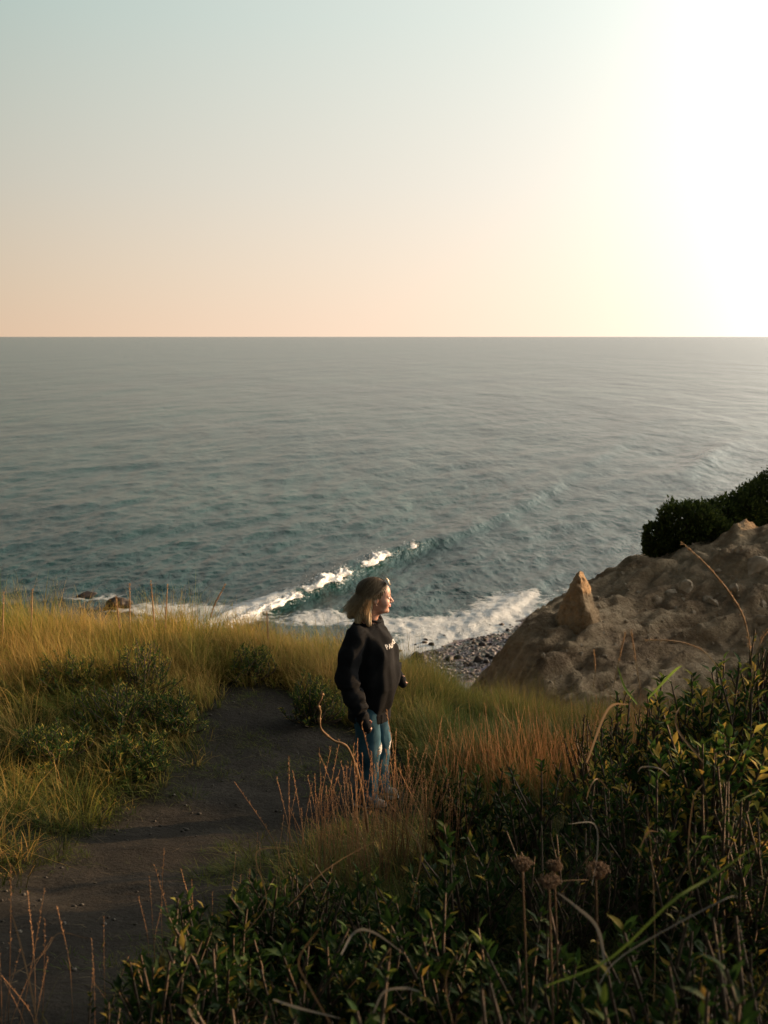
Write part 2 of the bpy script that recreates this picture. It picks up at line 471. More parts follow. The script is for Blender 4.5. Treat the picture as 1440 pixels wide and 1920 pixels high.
M_beach = soil_mat('cobble_bed', [(.35, (.16, .14, .13)), (.55, (.30, .265, .25)), (.7, (.42, .38, .36))], .5, 5, .9, .3, pebble=1.7)
def sand(V): return {'sand': sstep(.22, -.12, path_sd(V[:, 0], V[:, 1])) * (V[:, 1] < 12)}
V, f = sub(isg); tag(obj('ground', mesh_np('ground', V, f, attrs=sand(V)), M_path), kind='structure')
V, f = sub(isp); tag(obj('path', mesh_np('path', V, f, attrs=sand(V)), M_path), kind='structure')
V, f = sub(isc); cliff = tag(obj('cliff', mesh_np('cliff', V, f), M_cliff), kind='structure')
V, f = sub(isb); beach = tag(obj('beach', mesh_np('beach', V, f), M_beach), kind='structure')

# ------------------------------------------------------------------ sea
az = np.r_[np.arange(-100, -24, 2.0), np.arange(-24, 24, .07), np.arange(24, 101, 2.0)]
al = np.r_[.012, .03, np.arange(.07, 19.2, .052), np.arange(19.5, 27, .5)]
A_, D_ = np.meshgrid(np.radians(az), np.radians(al))
r_ = 24.0 / np.tan(D_)
sx, sy = (r_ * np.sin(A_)).ravel(), (r_ * np.cos(A_)).ravel()
rr = r_.ravel()
dr = rr ** 2 / 24 * R(.052)
su, sv = to_uv(sx, sy, np.full_like(sx, SEAZ))
tsh = poly_sd(sx, sy, SHORE)                       # + seaward
sz = np.zeros_like(sx)
wr = np.random.default_rng(11)
# waves: a long swell towards the beach and wind chop over it
swdir = math.atan2(-0.75, .66)
for k in range(70):
    Lw = 1.1 * (26 / 1.1) ** (k / 69)
    ang = swdir + wr.normal() * (.75 if Lw < 8 else .28)
    amp = .0125 * Lw ** .30 * (1 if Lw < 9 else .9)
    kx, ky = math.cos(ang) * 2 * math.pi / Lw, math.sin(ang) * 2 * math.pi / Lw
    ph = sx * kx + sy * ky + wr.random() * 6.28
    w = np.sin(ph + .35 * np.sin(ph))
    vis = np.clip(Lw / (2.6 * dr) - .6, 0, 1)
    sz += amp * w * vis * (.75 + .5 * perlin(sx * .03 + k, sy * .03))
sz *= np.clip(.35 + tsh / 22, .3, 1)
# breaking swell line
BR = [(300,1196),(360,1182),(400,1171),(440,1160),(480,1147),(520,1132),(550,1120),(590,1106),(620,1094),(650,1080),(690,1058),(718,1047),(770,1031),(840,1010),(900,988),(980,950),(1070,890),(1160,835),(1260,780)]
BRW = [tuple(Pz(u, v, SEAZ)[:2]) for u, v in BR]
bsd = poly_sd(sx, sy, BRW)                          # + seaward (left of the line's direction)
along = np.interp(su, [p[0] for p in BR], [.3,.5,.6,.7,.75,.8,.85,.85,.85,.9,.85,.8,.75,.6,.5,.4,.34,.3,0], left=0, right=0)
bsd_w = bsd / np.clip(rr / 90, 1, 3)
sz += along * .95 * np.where(bsd_w > 0, np.exp(-(bsd_w / 2.6) ** 2), np.exp(-(bsd_w / .9) ** 2))
sz -= along * .22 * np.exp(-((bsd_w + 2.2) / 1.6) ** 2)
# second small line at the far right, and the little shore wave
B2 = [tuple(Pz(u, v, SEAZ)[:2]) for u, v in ((1240,905),(1300,875),(1340,855),(1370,838),(1420,815))]
b2 = poly_sd(sx, sy, B2); a2 = np.exp(-((su - 1330) / 60) ** 2)
sz += a2 * .9 * np.exp(-(b2 / 4) ** 2)
B3 = [tuple(Pz(u, v, SEAZ)[:2]) for u, v in ((780,1195),(850,1182),(905,1165),(960,1142),(990,1118),(1010,1100),(1060,1070))]
b3 = poly_sd(sx, sy, B3)
a3 = np.exp(-((su - 940) / 90) ** 2)
sz += a3 * .28 * np.where(b3 > 0, np.exp(-(b3 / 1.8) ** 2), np.exp(-(b3 / .6) ** 2))
# foam amount (world positions)
def blob(u0, v0, a, b, rot, amp):
    c, s = math.cos(R(rot)), math.sin(R(rot))
    du, dv = su - u0, sv - v0
    p, q = du * c + dv * s, -du * s + dv * c
    return amp * np.exp(-((p / a) ** 2 + (q / b) ** 2) ** 1.3)
foam = np.zeros_like(sx)
for bl in [(190,1120,62,8,-4,.8),(235,1142,90,10,0,.75),(330,1140,90,20,6,.85),(420,1150,100,24,-8,.95),(500,1133,62,13,-20,.95),(300,1165,90,18,0,.8),
           (400,1175,90,14,-12,1.0),(505,1085,36,8,6,.52),(600,1150,80,17,-8,.72),(560,1165,80,14,0,.5),(680,1165,110,16,2,.66),(780,1180,110,26,0,.9),(860,1170,90,32,-10,1.0),(930,1145,62,26,-24,1.05),(780,1225,110,24,-6,1.15),
           (860,1200,80,18,-18,1.25),(930,1172,60,16,-24,1.2),(985,1128,34,13,-42,1.2),(920,1118,60,14,-6,.55),(1320,855,40,5,-22,.5),(1300,866,70,4,-22,.42),(130,1125,30,4,0,.45),
           (705,1062,20,5,-30,.7),(640,1095,30,5,-28,.7),(905,1100,22,5,0,.5)]:
    foam += blob(*bl)
edge_f = np.exp(-((tsh - 1.2) / 1.6) ** 2) * (su > 560) * (su < 1080)
foam = np.clip((foam * .86 + edge_f * .6), 0, 1.12)
foam += along * .3 * np.exp(-((bsd_w - .3) / .8) ** 2) * (su < 735)
sz += .05 * np.clip(foam, 0, 1) * fbm(sx * 1.1, sy * 1.1, 1.5, 3)
# let the water thin out over the beach
n_a, n_r = len(az), len(al)
ii = np.arange(n_a * n_r).reshape(n_r, n_a)
SF = np.stack([ii[:-1, :-1], ii[1:, :-1], ii[1:, 1:], ii[:-1, 1:]], -1).reshape(-1, 4)
keep = (tsh[SF].min(1) > -9)
SF = SF[keep]
uq, inv = np.unique(SF, return_inverse=True)
SV = np.c_[sx[uq], sy[uq], SEAZ + sz[uq]]
me = mesh_np('water', SV, inv.reshape(SF.shape), attrs={'foam': foam[uq]})
m, nt = new_mat('sea_water'); out = N(nt, 'ShaderNodeOutputMaterial')
tcn = N(nt, 'ShaderNodeTexCoord'); vec = tcn.outputs['Object']
b = N(nt, 'ShaderNodeBsdfPrincipled'); b.inputs['IOR'].default_value = 1.333; b.inputs['Specular IOR Level'].default_value = .34
b.inputs['Roughness'].default_value = .23
nl = N(nt, 'ShaderNodeTexNoise'); nl.inputs['Scale'].default_value = .012; nl.inputs['Detail'].default_value = 5; L(nt, vec, nl.inputs['Vector'])
wc = ramp(nt, nl.outputs[0], [(.35, (.004, .034, .034)), (.65, (.012, .055, .048))])
L(nt, wc, b.inputs['Base Color'])
def aniso_noise(scale, sxy, rot, det=4, rough=.6):
    mp = N(nt, 'ShaderNodeMapping'); mp.inputs['Scale'].default_value = (*sxy, 1); mp.inputs['Rotation'].default_value = (0, 0, rot)
    L(nt, vec, mp.inputs[0])
    n = N(nt, 'ShaderNodeTexNoise'); n.inputs['Scale'].default_value = scale; n.inputs['Detail'].default_value = det; n.inputs['Roughness'].default_value = rough
    n.inputs['Distortion'].default_value = .3
    L(nt, mp.outputs[0], n.inputs['Vector']); return n.outputs[0]
bumpn = None
for sc_, sxy, rt, st, di in ((.012, (1, .35), .6, 1.0, 6.0), (.045, (1, .4), .85, 1.0, 3.2), (.14, (1, .45), 1.0, 1.0, .9), (.6, (1, .4), .9, 1.0, .34), (1.9, (1, .45), 1.05, 1.0, .24), (5.0, (1, .8), .5, .9, .08)):
    bp = N(nt, 'ShaderNodeBump'); bp.inputs['Strength'].default_value = st; bp.inputs['Distance'].default_value = di
    L(nt, aniso_noise(sc_, sxy, rt), bp.inputs['Height'])
    if bumpn: L(nt, bumpn, bp.inputs['Normal'])
    bumpn = bp.outputs[0]
L(nt, bumpn, b.inputs['Normal'])
fo = N(nt, 'ShaderNodeAttribute', attribute_name='foam').outputs['Fac']
# lacy foam: distorted cell walls, two sizes
dn = N(nt, 'ShaderNodeTexNoise'); dn.inputs['Scale'].default_value = .8; dn.inputs['Detail'].default_value = 4; L(nt, vec, dn.inputs['Vector'])
dm = N(nt, 'ShaderNodeVectorMath', operation='MULTIPLY_ADD'); L(nt, dn.outputs['Color'], dm.inputs[0]); dm.inputs[1].default_value = (2.2, 2.2, 0); L(nt, vec, dm.inputs[2])
vo = N(nt, 'ShaderNodeTexVoronoi', feature='DISTANCE_TO_EDGE'); vo.inputs['Scale'].default_value = .75; L(nt, dm.outputs[0], vo.inputs['Vector'])
vo2 = N(nt, 'ShaderNodeTexVoronoi', feature='DISTANCE_TO_EDGE'); vo2.inputs['Scale'].default_value = 2.1; L(nt, dm.outputs[0], vo2.inputs['Vector'])
nf = N(nt, 'ShaderNodeTexNoise'); nf.inputs['Scale'].default_value = 1.1; nf.inputs['Detail'].default_value = 7; nf.inputs['Roughness'].default_value = .75; L(nt, vec, nf.inputs['Vector'])
wall = math_node(nt, 'SUBTRACT', .62, math_node(nt, 'MULTIPLY', vo.outputs[0], 1.5))
wall2 = math_node(nt, 'SUBTRACT', .42, math_node(nt, 'MULTIPLY', vo2.outputs[0], 1.3))
lace = math_node(nt, 'ADD', math_node(nt, 'MULTIPLY', math_node(nt, 'MAXIMUM', wall, wall2), .85), math_node(nt, 'MULTIPLY', nf.outputs[0], 1.15))
lv = math_node(nt, 'ADD', lace, math_node(nt, 'SUBTRACT', math_node(nt, 'MULTIPLY', fo, .92), 1.56))
mr = N(nt, 'ShaderNodeMapRange', interpolation_type='SMOOTHSTEP'); L(nt, lv, mr.inputs[0]); mr.inputs[1].default_value = -.10; mr.inputs[2].default_value = .34
fm = math_node(nt, 'MULTIPLY', mr.outputs[0], math_node(nt, 'GREATER_THAN', fo, .02))
fb = N(nt, 'ShaderNodeBsdfPrincipled'); fb.inputs['Base Color'].default_value = (.60, .62, .62, 1); fb.inputs['Roughness'].default_value = .8
bpf = N(nt, 'ShaderNodeBump'); bpf.inputs['Distance'].default_value = .35; bpf.inputs['Strength'].default_value = .7; L(nt, nf.outputs[0], bpf.inputs['Height']); L(nt, bpf.outputs[0], fb.inputs['Normal'])
mx = N(nt, 'ShaderNodeMixShader'); L(nt, math_node(nt, 'MULTIPLY', fm, .92), mx.inputs[0]); L(nt, b.outputs[0], mx.inputs[1]); L(nt, fb.outputs[0], mx.inputs[2])
L(nt, mx.outputs[0], out.inputs[0])
water = tag(obj('water', me, m), kind='structure')
# ------------------------------------------------------------------ vegetation
def leafy_mat(name, trans=.35, rough=.55, spec=.25):
    return simple_mat(name, (0, 0, 0), rough=rough, attr=True, trans=trans, spec=spec)
M_grass = leafy_mat('grass_blades', .5, .6, .12)
M_leaf = leafy_mat('green_leaves', .38, .68, .12)
M_dry = leafy_mat('dry_stems', .22, .75, .15)
M_bark = simple_mat('twig_bark', (.09, .062, .042), .85, .3, 30)
def blades(base, h, w, ang, lean, curve, cb, ct, segs=4, droop=.5, tw=None):
    """many tapering blades -> V, F, colours (all inputs are arrays over the blades)"""
    n = len(h); t = np.linspace(0, 1, segs + 1)[None]
    dx, dy = np.cos(ang), np.sin(ang)
    hor = h[:, None] * (lean[:, None] * t + curve[:, None] * t ** 2.2)
    ver = h[:, None] * (t - droop * np.abs(curve[:, None]) * t ** 2.6)
    cx = base[:, 0:1] + dx[:, None] * hor; cy = base[:, 1:2] + dy[:, None] * hor; cz = base[:, 2:3] + ver
    tw = ang + math.pi / 2 + (rng.normal(size=n) * .6 if tw is None else tw)
    wx, wy = np.cos(tw), np.sin(tw)
    ww = w[:, None] * np.maximum(1 - t ** 1.6, .06) * .5
    V = np.empty((n, segs + 1, 2, 3))
    for s_, sg in ((0, -1), (1, 1)):
        V[:, :, s_, 0] = cx + sg * ww * wx[:, None]; V[:, :, s_, 1] = cy + sg * ww * wy[:, None]; V[:, :, s_, 2] = cz
    i = np.arange(n * (segs + 1) * 2).reshape(n, segs + 1, 2)
    F = np.stack([i[:, :-1, 0], i[:, :-1, 1], i[:, 1:, 1], i[:, 1:, 0]], -1).reshape(-1, 4)
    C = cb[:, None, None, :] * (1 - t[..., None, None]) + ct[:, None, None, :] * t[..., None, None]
    C = np.broadcast_to(C, (n, segs + 1, 2, 3)).reshape(-1, 3)
    return V.reshape(-1, 3), F, C
def mixc(a, b, t):
    return np.array(a)[None] * (1 - t[:, None]) + np.array(b)[None] * t[:, None]
def in_view(x, y, m=1.12):
    u, v = to_uv(x, y, ground_z(x, y, False) + .3)
    return (y > .6) & (np.abs(u - 720) < 720 * m) & (v < 2150)
def tufts(n_try, region, dens, nb, hfun, wmean, spread, colfun, seed, segs=3, lean=.18, curve=.35):
    g = np.random.default_rng(seed)
    x0, x1, y0, y1 = region
    x = g.uniform(x0, x1, n_try); y = g.uniform(y0, y1, n_try)
    m = in_view(x, y); x, y = x[m], y[m]
    k = g.random(len(x)) < dens(x, y); x, y = x[k], y[k]
    th = hfun(x, y) * g.uniform(.7, 1.25, len(x)) * (1 + .55 * fbm(x * 1.5, y * 1.5, seed, 2)); tang = g.uniform(0, 6.28, len(x)); tc_ = g.random(len(x))
    i = np.repeat(np.arange(len(x)), nb); n = len(i)
    a = g.uniform(0, 6.28, n); r = spread * np.sqrt(g.random(n))
    bx, by = x[i] + np.cos(a) * r, y[i] + np.sin(a) * r
    h = th[i] * g.uniform(.45, 1.1, n)
    bz = ground_z(bx, by, True) - .02
    # wind leans everything a little to the left, each tuft fans outwards
    ax = np.cos(a) * .7 + np.cos(tang[i]) * .3 - .35; ay = np.sin(a) * .7 + np.sin(tang[i]) * .3
    ang = np.arctan2(ay, ax)
    le = np.abs(g.normal(lean, lean * .6, n)); cu = np.abs(g.normal(curve, curve * .7, n))
    cb, ct = colfun(bx, by, tc_[i], g.random(n))
    return blades(np.c_[bx, by, bz], h, wmean * g.uniform(.6, 1.4, n), ang, le, cu, cb, ct, segs)
def build_grass(name, sets, mat, label, cat):
    V, F, C, o = [], [], [], 0
    for v, f, c in sets:
        V.append(v); F.append(f + o); C.append(c); o += len(v)
    ob = obj(name, mesh_np(name, np.concatenate(V), np.concatenate(F), cols=np.concatenate(C)), mat)
    return tag(ob, label, cat, kind='stuff')
def off_path(x, y, a=.0, b=.35):
    return sstep(a, b, path_sd(x, y))
def edge_ok(x, y, d=.9):
    return (poly_sd(x, y, EDGE) < d) * 1.0
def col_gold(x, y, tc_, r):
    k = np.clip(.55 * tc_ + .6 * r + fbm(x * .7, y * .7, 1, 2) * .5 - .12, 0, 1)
    cb = mixc((.012, .024, .005), (.045, .035, .012), k)  # blade feet darkened: shadow deep in the grass painted into the colour
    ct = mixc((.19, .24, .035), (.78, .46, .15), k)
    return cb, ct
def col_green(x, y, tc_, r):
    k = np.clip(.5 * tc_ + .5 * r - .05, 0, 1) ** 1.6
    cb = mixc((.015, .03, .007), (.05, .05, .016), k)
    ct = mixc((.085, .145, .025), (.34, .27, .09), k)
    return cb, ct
def col_rust(x, y, tc_, r):
    k = np.clip(.5 * tc_ + .5 * r, 0, 1)
    cb = mixc((.07, .045, .02), (.16, .09, .04), k); ct = mixc((.46, .21, .08), (.62, .34, .15), k)
    return cb, ct
left = lambda x, y: (x < .35 + .0 * y) * 1.0
def lefth(x, y):
    # tall on the brink at the left, lower on the bank and by the path
    h = .27 + .19 * sstep(8.2, 10.2, y) * sstep(1.2, -.6, x) + .08 * sstep(-1.6, -3, x)
    return h * (.45 + .55 * sstep(.0, .7, path_sd(x, y)))
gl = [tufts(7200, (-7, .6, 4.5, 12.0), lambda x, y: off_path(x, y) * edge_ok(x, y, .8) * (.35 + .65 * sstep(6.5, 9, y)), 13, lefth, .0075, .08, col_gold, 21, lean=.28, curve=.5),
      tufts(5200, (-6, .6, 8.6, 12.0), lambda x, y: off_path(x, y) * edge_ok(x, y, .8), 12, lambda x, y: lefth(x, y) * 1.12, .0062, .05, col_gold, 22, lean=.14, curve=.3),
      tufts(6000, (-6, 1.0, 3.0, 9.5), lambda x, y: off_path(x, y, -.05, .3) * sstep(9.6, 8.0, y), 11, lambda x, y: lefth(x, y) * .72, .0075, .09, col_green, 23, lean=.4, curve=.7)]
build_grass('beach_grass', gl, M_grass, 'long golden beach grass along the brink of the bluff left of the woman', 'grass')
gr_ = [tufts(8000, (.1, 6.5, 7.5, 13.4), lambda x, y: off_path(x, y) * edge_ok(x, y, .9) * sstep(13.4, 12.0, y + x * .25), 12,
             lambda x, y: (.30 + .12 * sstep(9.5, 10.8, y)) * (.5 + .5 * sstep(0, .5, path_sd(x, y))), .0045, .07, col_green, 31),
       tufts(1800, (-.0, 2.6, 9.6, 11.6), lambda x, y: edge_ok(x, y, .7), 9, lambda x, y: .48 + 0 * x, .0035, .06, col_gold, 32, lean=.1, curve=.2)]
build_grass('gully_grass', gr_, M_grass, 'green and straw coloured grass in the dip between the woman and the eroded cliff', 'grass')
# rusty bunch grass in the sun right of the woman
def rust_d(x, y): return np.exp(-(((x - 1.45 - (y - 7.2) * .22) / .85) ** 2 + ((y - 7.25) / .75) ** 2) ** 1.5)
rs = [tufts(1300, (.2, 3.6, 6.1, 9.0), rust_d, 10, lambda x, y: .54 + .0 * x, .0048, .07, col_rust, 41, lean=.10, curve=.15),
      tufts(4200, (.0, 3.8, 6.0, 9.0), lambda x, y: np.clip(rust_d(x * 1.0, y) * 1.6, 0, 1), 9, lambda x, y: .42 + .0 * x, .0065, .08, lambda x, y, a, b: tuple(c * .8 for c in col_green(x, y, a, b)), 43, lean=.2, curve=.35),  # low green tufts added inside the thicket to block the low sun
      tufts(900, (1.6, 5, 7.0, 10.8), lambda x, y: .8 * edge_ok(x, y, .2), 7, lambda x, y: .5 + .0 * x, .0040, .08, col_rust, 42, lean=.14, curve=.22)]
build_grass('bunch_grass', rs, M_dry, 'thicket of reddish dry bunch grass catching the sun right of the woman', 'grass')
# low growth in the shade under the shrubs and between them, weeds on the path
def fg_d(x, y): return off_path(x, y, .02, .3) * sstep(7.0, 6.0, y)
fg = [tufts(7500, (-2.2, 4.2, 1.0, 7.0), fg_d, 9, lambda x, y:   .20 + .05 * y * 0, .0050, .1, lambda x, y, a, b: tuple(c * .5 for c in col_green(x, y, a, b)), 51, lean=.35, curve=.7)]  # green halved: shade under the shrubs put into the blade colour
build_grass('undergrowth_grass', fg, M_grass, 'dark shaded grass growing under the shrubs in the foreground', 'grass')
def pat_d(x, y):
    s = 0
    for (u, v, r) in ((440,1640,.2),(520,1610,.22),(500,1455,.13),(560,1440,.15),(430,1590,.1),(620,1480,.16),(230,1800,.16),(600,1360,.14),(480,1390,.2),(400,1450,.16),(330,1500,.14),(120,1620,.2),(470,1310,.2),(640,1420,.2)):
        hx, hy, _ = hit(u, v); s = s + np.exp(-((x - hx) ** 2 + (y - hy) ** 2) / r ** 2)
    return np.clip(s, 0, 1) * (path_sd(x, y) < .2)
pt = [tufts(15000, (-3, .6, 2.2, 9.4), pat_d, 8, lambda x, y: .065 + .0 * x, .0055, .05, col_green, 61, segs=3, lean=.7, curve=.8)]
build_grass('path_weeds', pt, M_grass, 'low dark weeds creeping in patches over the sandy path', 'weeds')
# straw litter on the path
g = np.random.default_rng(5); n = 700
lx, ly = g.uniform(-3.2, .5, n), g.uniform(2.2, 9, n); mk = (path_sd(lx, ly) < .1) & in_view(lx, ly); lx, ly = lx[mk], ly[mk]; n = len(lx)
lv = blades(np.c_[lx, ly, ground_z(lx, ly) + .006], np.full(n, .02) * g.uniform(.6, 1.5, n), np.full(n, .003), g.uniform(0, 6.28, n), g.uniform(1.5, 4, n), g.uniform(0, 1, n),
            mixc((.05, .04, .025), (.22, .17, .1), g.random(n)), mixc((.05, .04, .025), (.25, .2, .12), g.random(n)), 2)
build_grass('straw_litter', [lv], M_dry, 'broken straw and debris lying on the sandy path', 'litter')

# ---- leaves
def leaf_template(l=1.0, w=.30, fold=.12, curl=.18, segs=3):
    ts = np.linspace(0, 1, segs + 2)
    prof = np.sin(np.pi * np.clip(ts, 0, 1) ** .85) ** .8 * w * .5
    prof[0] = .02 * w; prof[-1] = .0
    V, F = [], []
    for t, p in zip(ts, prof):
        z = -curl * l * t * t
        V += [(-p * l, t * l, z + fold * p), (0, t * l, z), (p * l, t * l, z + fold * p)]
    for i in range(segs + 1):
        a = i * 3
        F += [(a, a + 1, a + 4, a + 3), (a + 1, a + 2, a + 5, a + 4)]
    return np.array(V), np.array(F)
LT = leaf_template(1, .36, .5, .2, 1)
LTn = leaf_template(1, .17, .5, .25, 1)
def frames(dirs, roll):
    d = dirs / np.linalg.norm(dirs, axis=1)[:, None]
    ref = np.tile([0, 0, 1.0], (len(d), 1)); ref[np.abs(d[:, 2]) > .97] = (1, 0, 0)
    s = np.cross(d, ref); s /= np.linalg.norm(s, axis=1)[:, None]
    nn = np.cross(s, d)
    c, q = np.cos(roll)[:, None], np.sin(roll)[:, None]
    return s * c + nn * q, d, -s * q + nn * c
def scatter(T, pos, dirs, size, roll, col):
    V0, F0 = T; n = len(pos)
    a, b, c = frames(dirs, roll)
    V = pos[:, None] + size[:, None, None] * (V0[None, :, 0:1] * a[:, None] + V0[None, :, 1:2] * b[:, None] + V0[None, :, 2:3] * c[:, None])
    F = (F0[None] + (np.arange(n) * len(V0))[:, None, None]).reshape(-1, F0.shape[1])
    return V.reshape(-1, 3), F, np.repeat(col, len(V0), 0)
def leaf_meshes():
    out = []
    for k, c in enumerate(((.028, .06, .013), (.05, .09, .018), (.12, .15, .022), (.22, .17, .03), (.035, .055, .016))):
        V, F = leaf_template(1, .34 + .04 * (k % 2), .5, .15 + .05 * k, 3)
        me = mesh_np('leaf', V, F, cols=np.tile(c, (len(V), 1))); me.materials.append(M_leaf); out.append(me)
    return out
LEAF_ME = leaf_meshes()
def leaf_cols(g, n, yellow=.15):
    k = g.random(n); c = mixc((.009, .024, .006), (.034, .066, .013), k ** 1.5)
    y = g.random(n) < yellow
    c[y] = mixc((.17, .16, .03), (.26, .17, .04), g.random(int(y.sum())))
    return c
def shrub(name, label, cat, x, y, ztop, r, nb=26, leaf=.055, per=26, seed=0, single=0, narrow=False, yellow=.12, group=None, out=1.0, bright=1.0):
    g = np.random.default_rng(seed + 100)
    z0 = float(ground_z(x, y)); H = max(ztop - z0, .25)
    root = empty(name, (x, y, z0)); tag(root, label, cat, group)
    tubes, pos, dr_, sz_ = [], [], [], []
    ph_ = g.uniform(0, 6.28)
    for i in range(nb):
        a = g.uniform(0, 6.28); rad = r * math.sqrt(g.random()) * (1 + .3 * math.sin(2 * a + ph_)) * out
        top = np.array([math.cos(a) * rad, math.sin(a) * rad, H * (1 - .5 * min(1.2, rad / r) ** 2) * (1 - .45 * g.random() ** 1.6)]) + g.normal(size=3) * .03
        b0 = np.array([math.cos(a) * rad * .2, math.sin(a) * rad * .2, -.03])
        mid = (b0 + top) / 2 + np.array([g.normal() * .05, g.normal() * .05, -.03 + H * .05])
        cv = smooth_curve([b0, mid, top], 8)
        tubes.append(tube_np(cv, np.linspace(.006, .0022, 8) * (1 + H), 4))
        nl = per
        tt = 1 - np.abs(g.normal(0, .42, nl)).clip(0, .9)
        idx = tt * 7; i0 = idx.astype(int).clip(0, 6); f = (idx - i0)[:, None]
        p = cv[i0] * (1 - f) + cv[i0 + 1] * f
        ga = np.arange(nl) * 2.4 + g.uniform(0, 6)
        axis_ = (top - mid) / np.linalg.norm(top - mid)
        dv = np.c_[np.cos(ga), np.sin(ga), g.uniform(.1, 1.1, nl)] + axis_ * .8 + g.normal(size=(nl, 3)) * .2
        pos.append(p); dr_.append(dv); sz_.append(leaf * g.uniform(.6, 1.25, nl) * (1.1 - .3 * tt))
    V, F = merge(tubes); obj('branches', mesh_np('branches', V, F), M_bark, root)
    pos, dr_, sz_ = np.concatenate(pos), np.concatenate(dr_), np.concatenate(sz_)
    roll = g.normal(size=len(pos)) * .5
    order = np.argsort(-(pos[:, 2] - .35 * pos[:, 1] + g.normal(size=len(pos)) * .04))
    s_i, j_i = order[:single], order[single:]
    a, b, c = frames(dr_, roll)
    for k in s_i:
        o = obj('leaf', LEAF_ME[g.choice(5, p=[.3, .3, .18, .1, .12])], None, root)
        M = Matrix(((a[k][0] * sz_[k], b[k][0] * sz_[k], c[k][0] * sz_[k], pos[k][0]), (a[k][1] * sz_[k], b[k][1] * sz_[k], c[k][1] * sz_[k], pos[k][1]),
                    (a[k][2] * sz_[k], b[k][2] * sz_[k], c[k][2] * sz_[k], pos[k][2]), (0, 0, 0, 1)))
        o.matrix_local = M
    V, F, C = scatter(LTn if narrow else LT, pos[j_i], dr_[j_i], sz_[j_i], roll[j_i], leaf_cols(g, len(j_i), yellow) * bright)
    tag(obj('foliage', mesh_np('foliage', V, F, cols=C), M_leaf, root), kind='stuff')
    return root
# (u, v of the top, distance, radius, kind, label)
SHR = [
 (1000,1440,4.6,.36,'bayberry','dark leafy shrub just below the sunlit rusty grass'),
 (870,1432,5.0,.20,'bayberry','small upright leafy sprig in front of the rusty grass, closest to her legs'),
 (1150,1400,4.9,.34,'bayberry','low shrub with a few yellow leaves at the right end of the rusty grass'),
 (1180,1300,5.6,.26,'bayberry','shrub with sunlit tips before the clay cliff, left of the tall bright bush'),
 (1215,1310,6.2,.30,'rose','dense low thicket of small leaves behind the rusty grass\'s right end'),
 (1120,1335,6.5,.26,'rose','small leaved bush among the rusty stems in front of the clay cliff'),
 (1270,1262,5.5,.26,'bayberry','sunlit shrub with long green blades beside it against the clay cliff'),
 (1370,1215,5.2,.34,'bayberry','tall bright leafed bush at the right edge under the arching straw stem'),
 (1425,1180,5.6,.30,'rose','brownish tangle of small leaves at the very right edge, below the long curved seed stem'),
 (1340,1310,4.3,.34,'bayberry','broad leaved shrub with yellow lit leaf tips at the right edge'),
 (1200,1450,4.0,.36,'bayberry','shaded shrub in the middle of the right side, below the yellow leaf'),
 (1390,1460,3.5,.36,'goldenrod','feathery dark green plant at the right edge, half way down'),
 (1290,1540,3.3,.30,'bayberry','shaded leafy shrub behind the bent pale blades on the right'),
 (1060,1560,3.6,.34,'goldenrod','feathery shaded plant left of the bent pale blades'),
 (880,1580,3.7,.34,'bayberry','dark shrub below the standing dry stems, right of centre'),
 (720,1640,3.5,.32,'bayberry','dark shrub directly below the woman at the foot of the dry stems'),
 (590,1620,3.6,.26,'rose','low bush with small green leaves left of the dry stems below the woman'),
 (500,1650,3.4,.26,'bayberry','leafy shrub standing at the inner edge of the sandy path'),
 (400,1690,3.1,.28,'bayberry','broad leaved shrub that sticks furthest out over the path'),
 (330,1720,2.7,.22,'bayberry','small glossy dark shrub over the path at the lower left'),
 (620,1740,2.7,.30,'bayberry','shaded bush low in the picture, left of centre'),
 (830,1720,2.7,.32,'bayberry','shaded bush low in the centre, behind the long arching blade'),
 (1010,1730,2.6,.30,'bayberry','shrub under the brown dried flower heads'),
 (1220,1720,2.4,.32,'bayberry','dark bush at the lower right behind the long diagonal blade'),
 (1410,1680,2.3,.30,'rose','dark bush of small leaves at the lower right edge'),
 (420,1860,2.1,.24,'goldenrod','dark feathery plant at the bottom left of centre'),
 (680,1870,1.9,.26,'bayberry','darkest bush at the bottom edge, centre'),
 (950,1860,1.9,.26,'goldenrod','feathery plant at the bottom edge, right of centre'),
 (1180,1850,1.8,.24,'bayberry','leafy bush at the bottom edge toward the right'),
 (1380,1840,1.7,.24,'bayberry','leafy bush in the bottom right corner'),
 (230,1850,2.5,.16,'rose','tiny green seedling bush on the bare path at the lower left'),
]
for i, (u, v, y, r, kd, lab) in enumerate(SHR):
    p = P(u, v, y)
    near = y < 6
    if kd == 'bayberry':
        shrub('bayberry_shrub', lab, 'shrub', p[0], p[1], p[2], r, nb=int(26 + 60 * r), leaf=.085 if (u > 1250 and v < 1400) else .062, per=24, seed=i, single=30 if (u > 1250 and v < 1400) else 14, yellow=.08 if v > 1400 else .35, bright=1 if v > 1400 else 1.9)  # upper shrubs get lighter leaves, sunlight painted into their colour
    elif kd == 'rose':
        shrub('small_leaved_bush', lab, 'shrub', p[0], p[1], p[2], r, nb=int(30 + 60 * r), leaf=.030, per=40, seed=i, yellow=.3 if v < 1400 else .12)
    else:
        shrub('feathery_plant', lab, 'plant', p[0], p[1], p[2], r, nb=int(40 + 60 * r), leaf=.040, per=46, seed=i, narrow=True, yellow=.06)
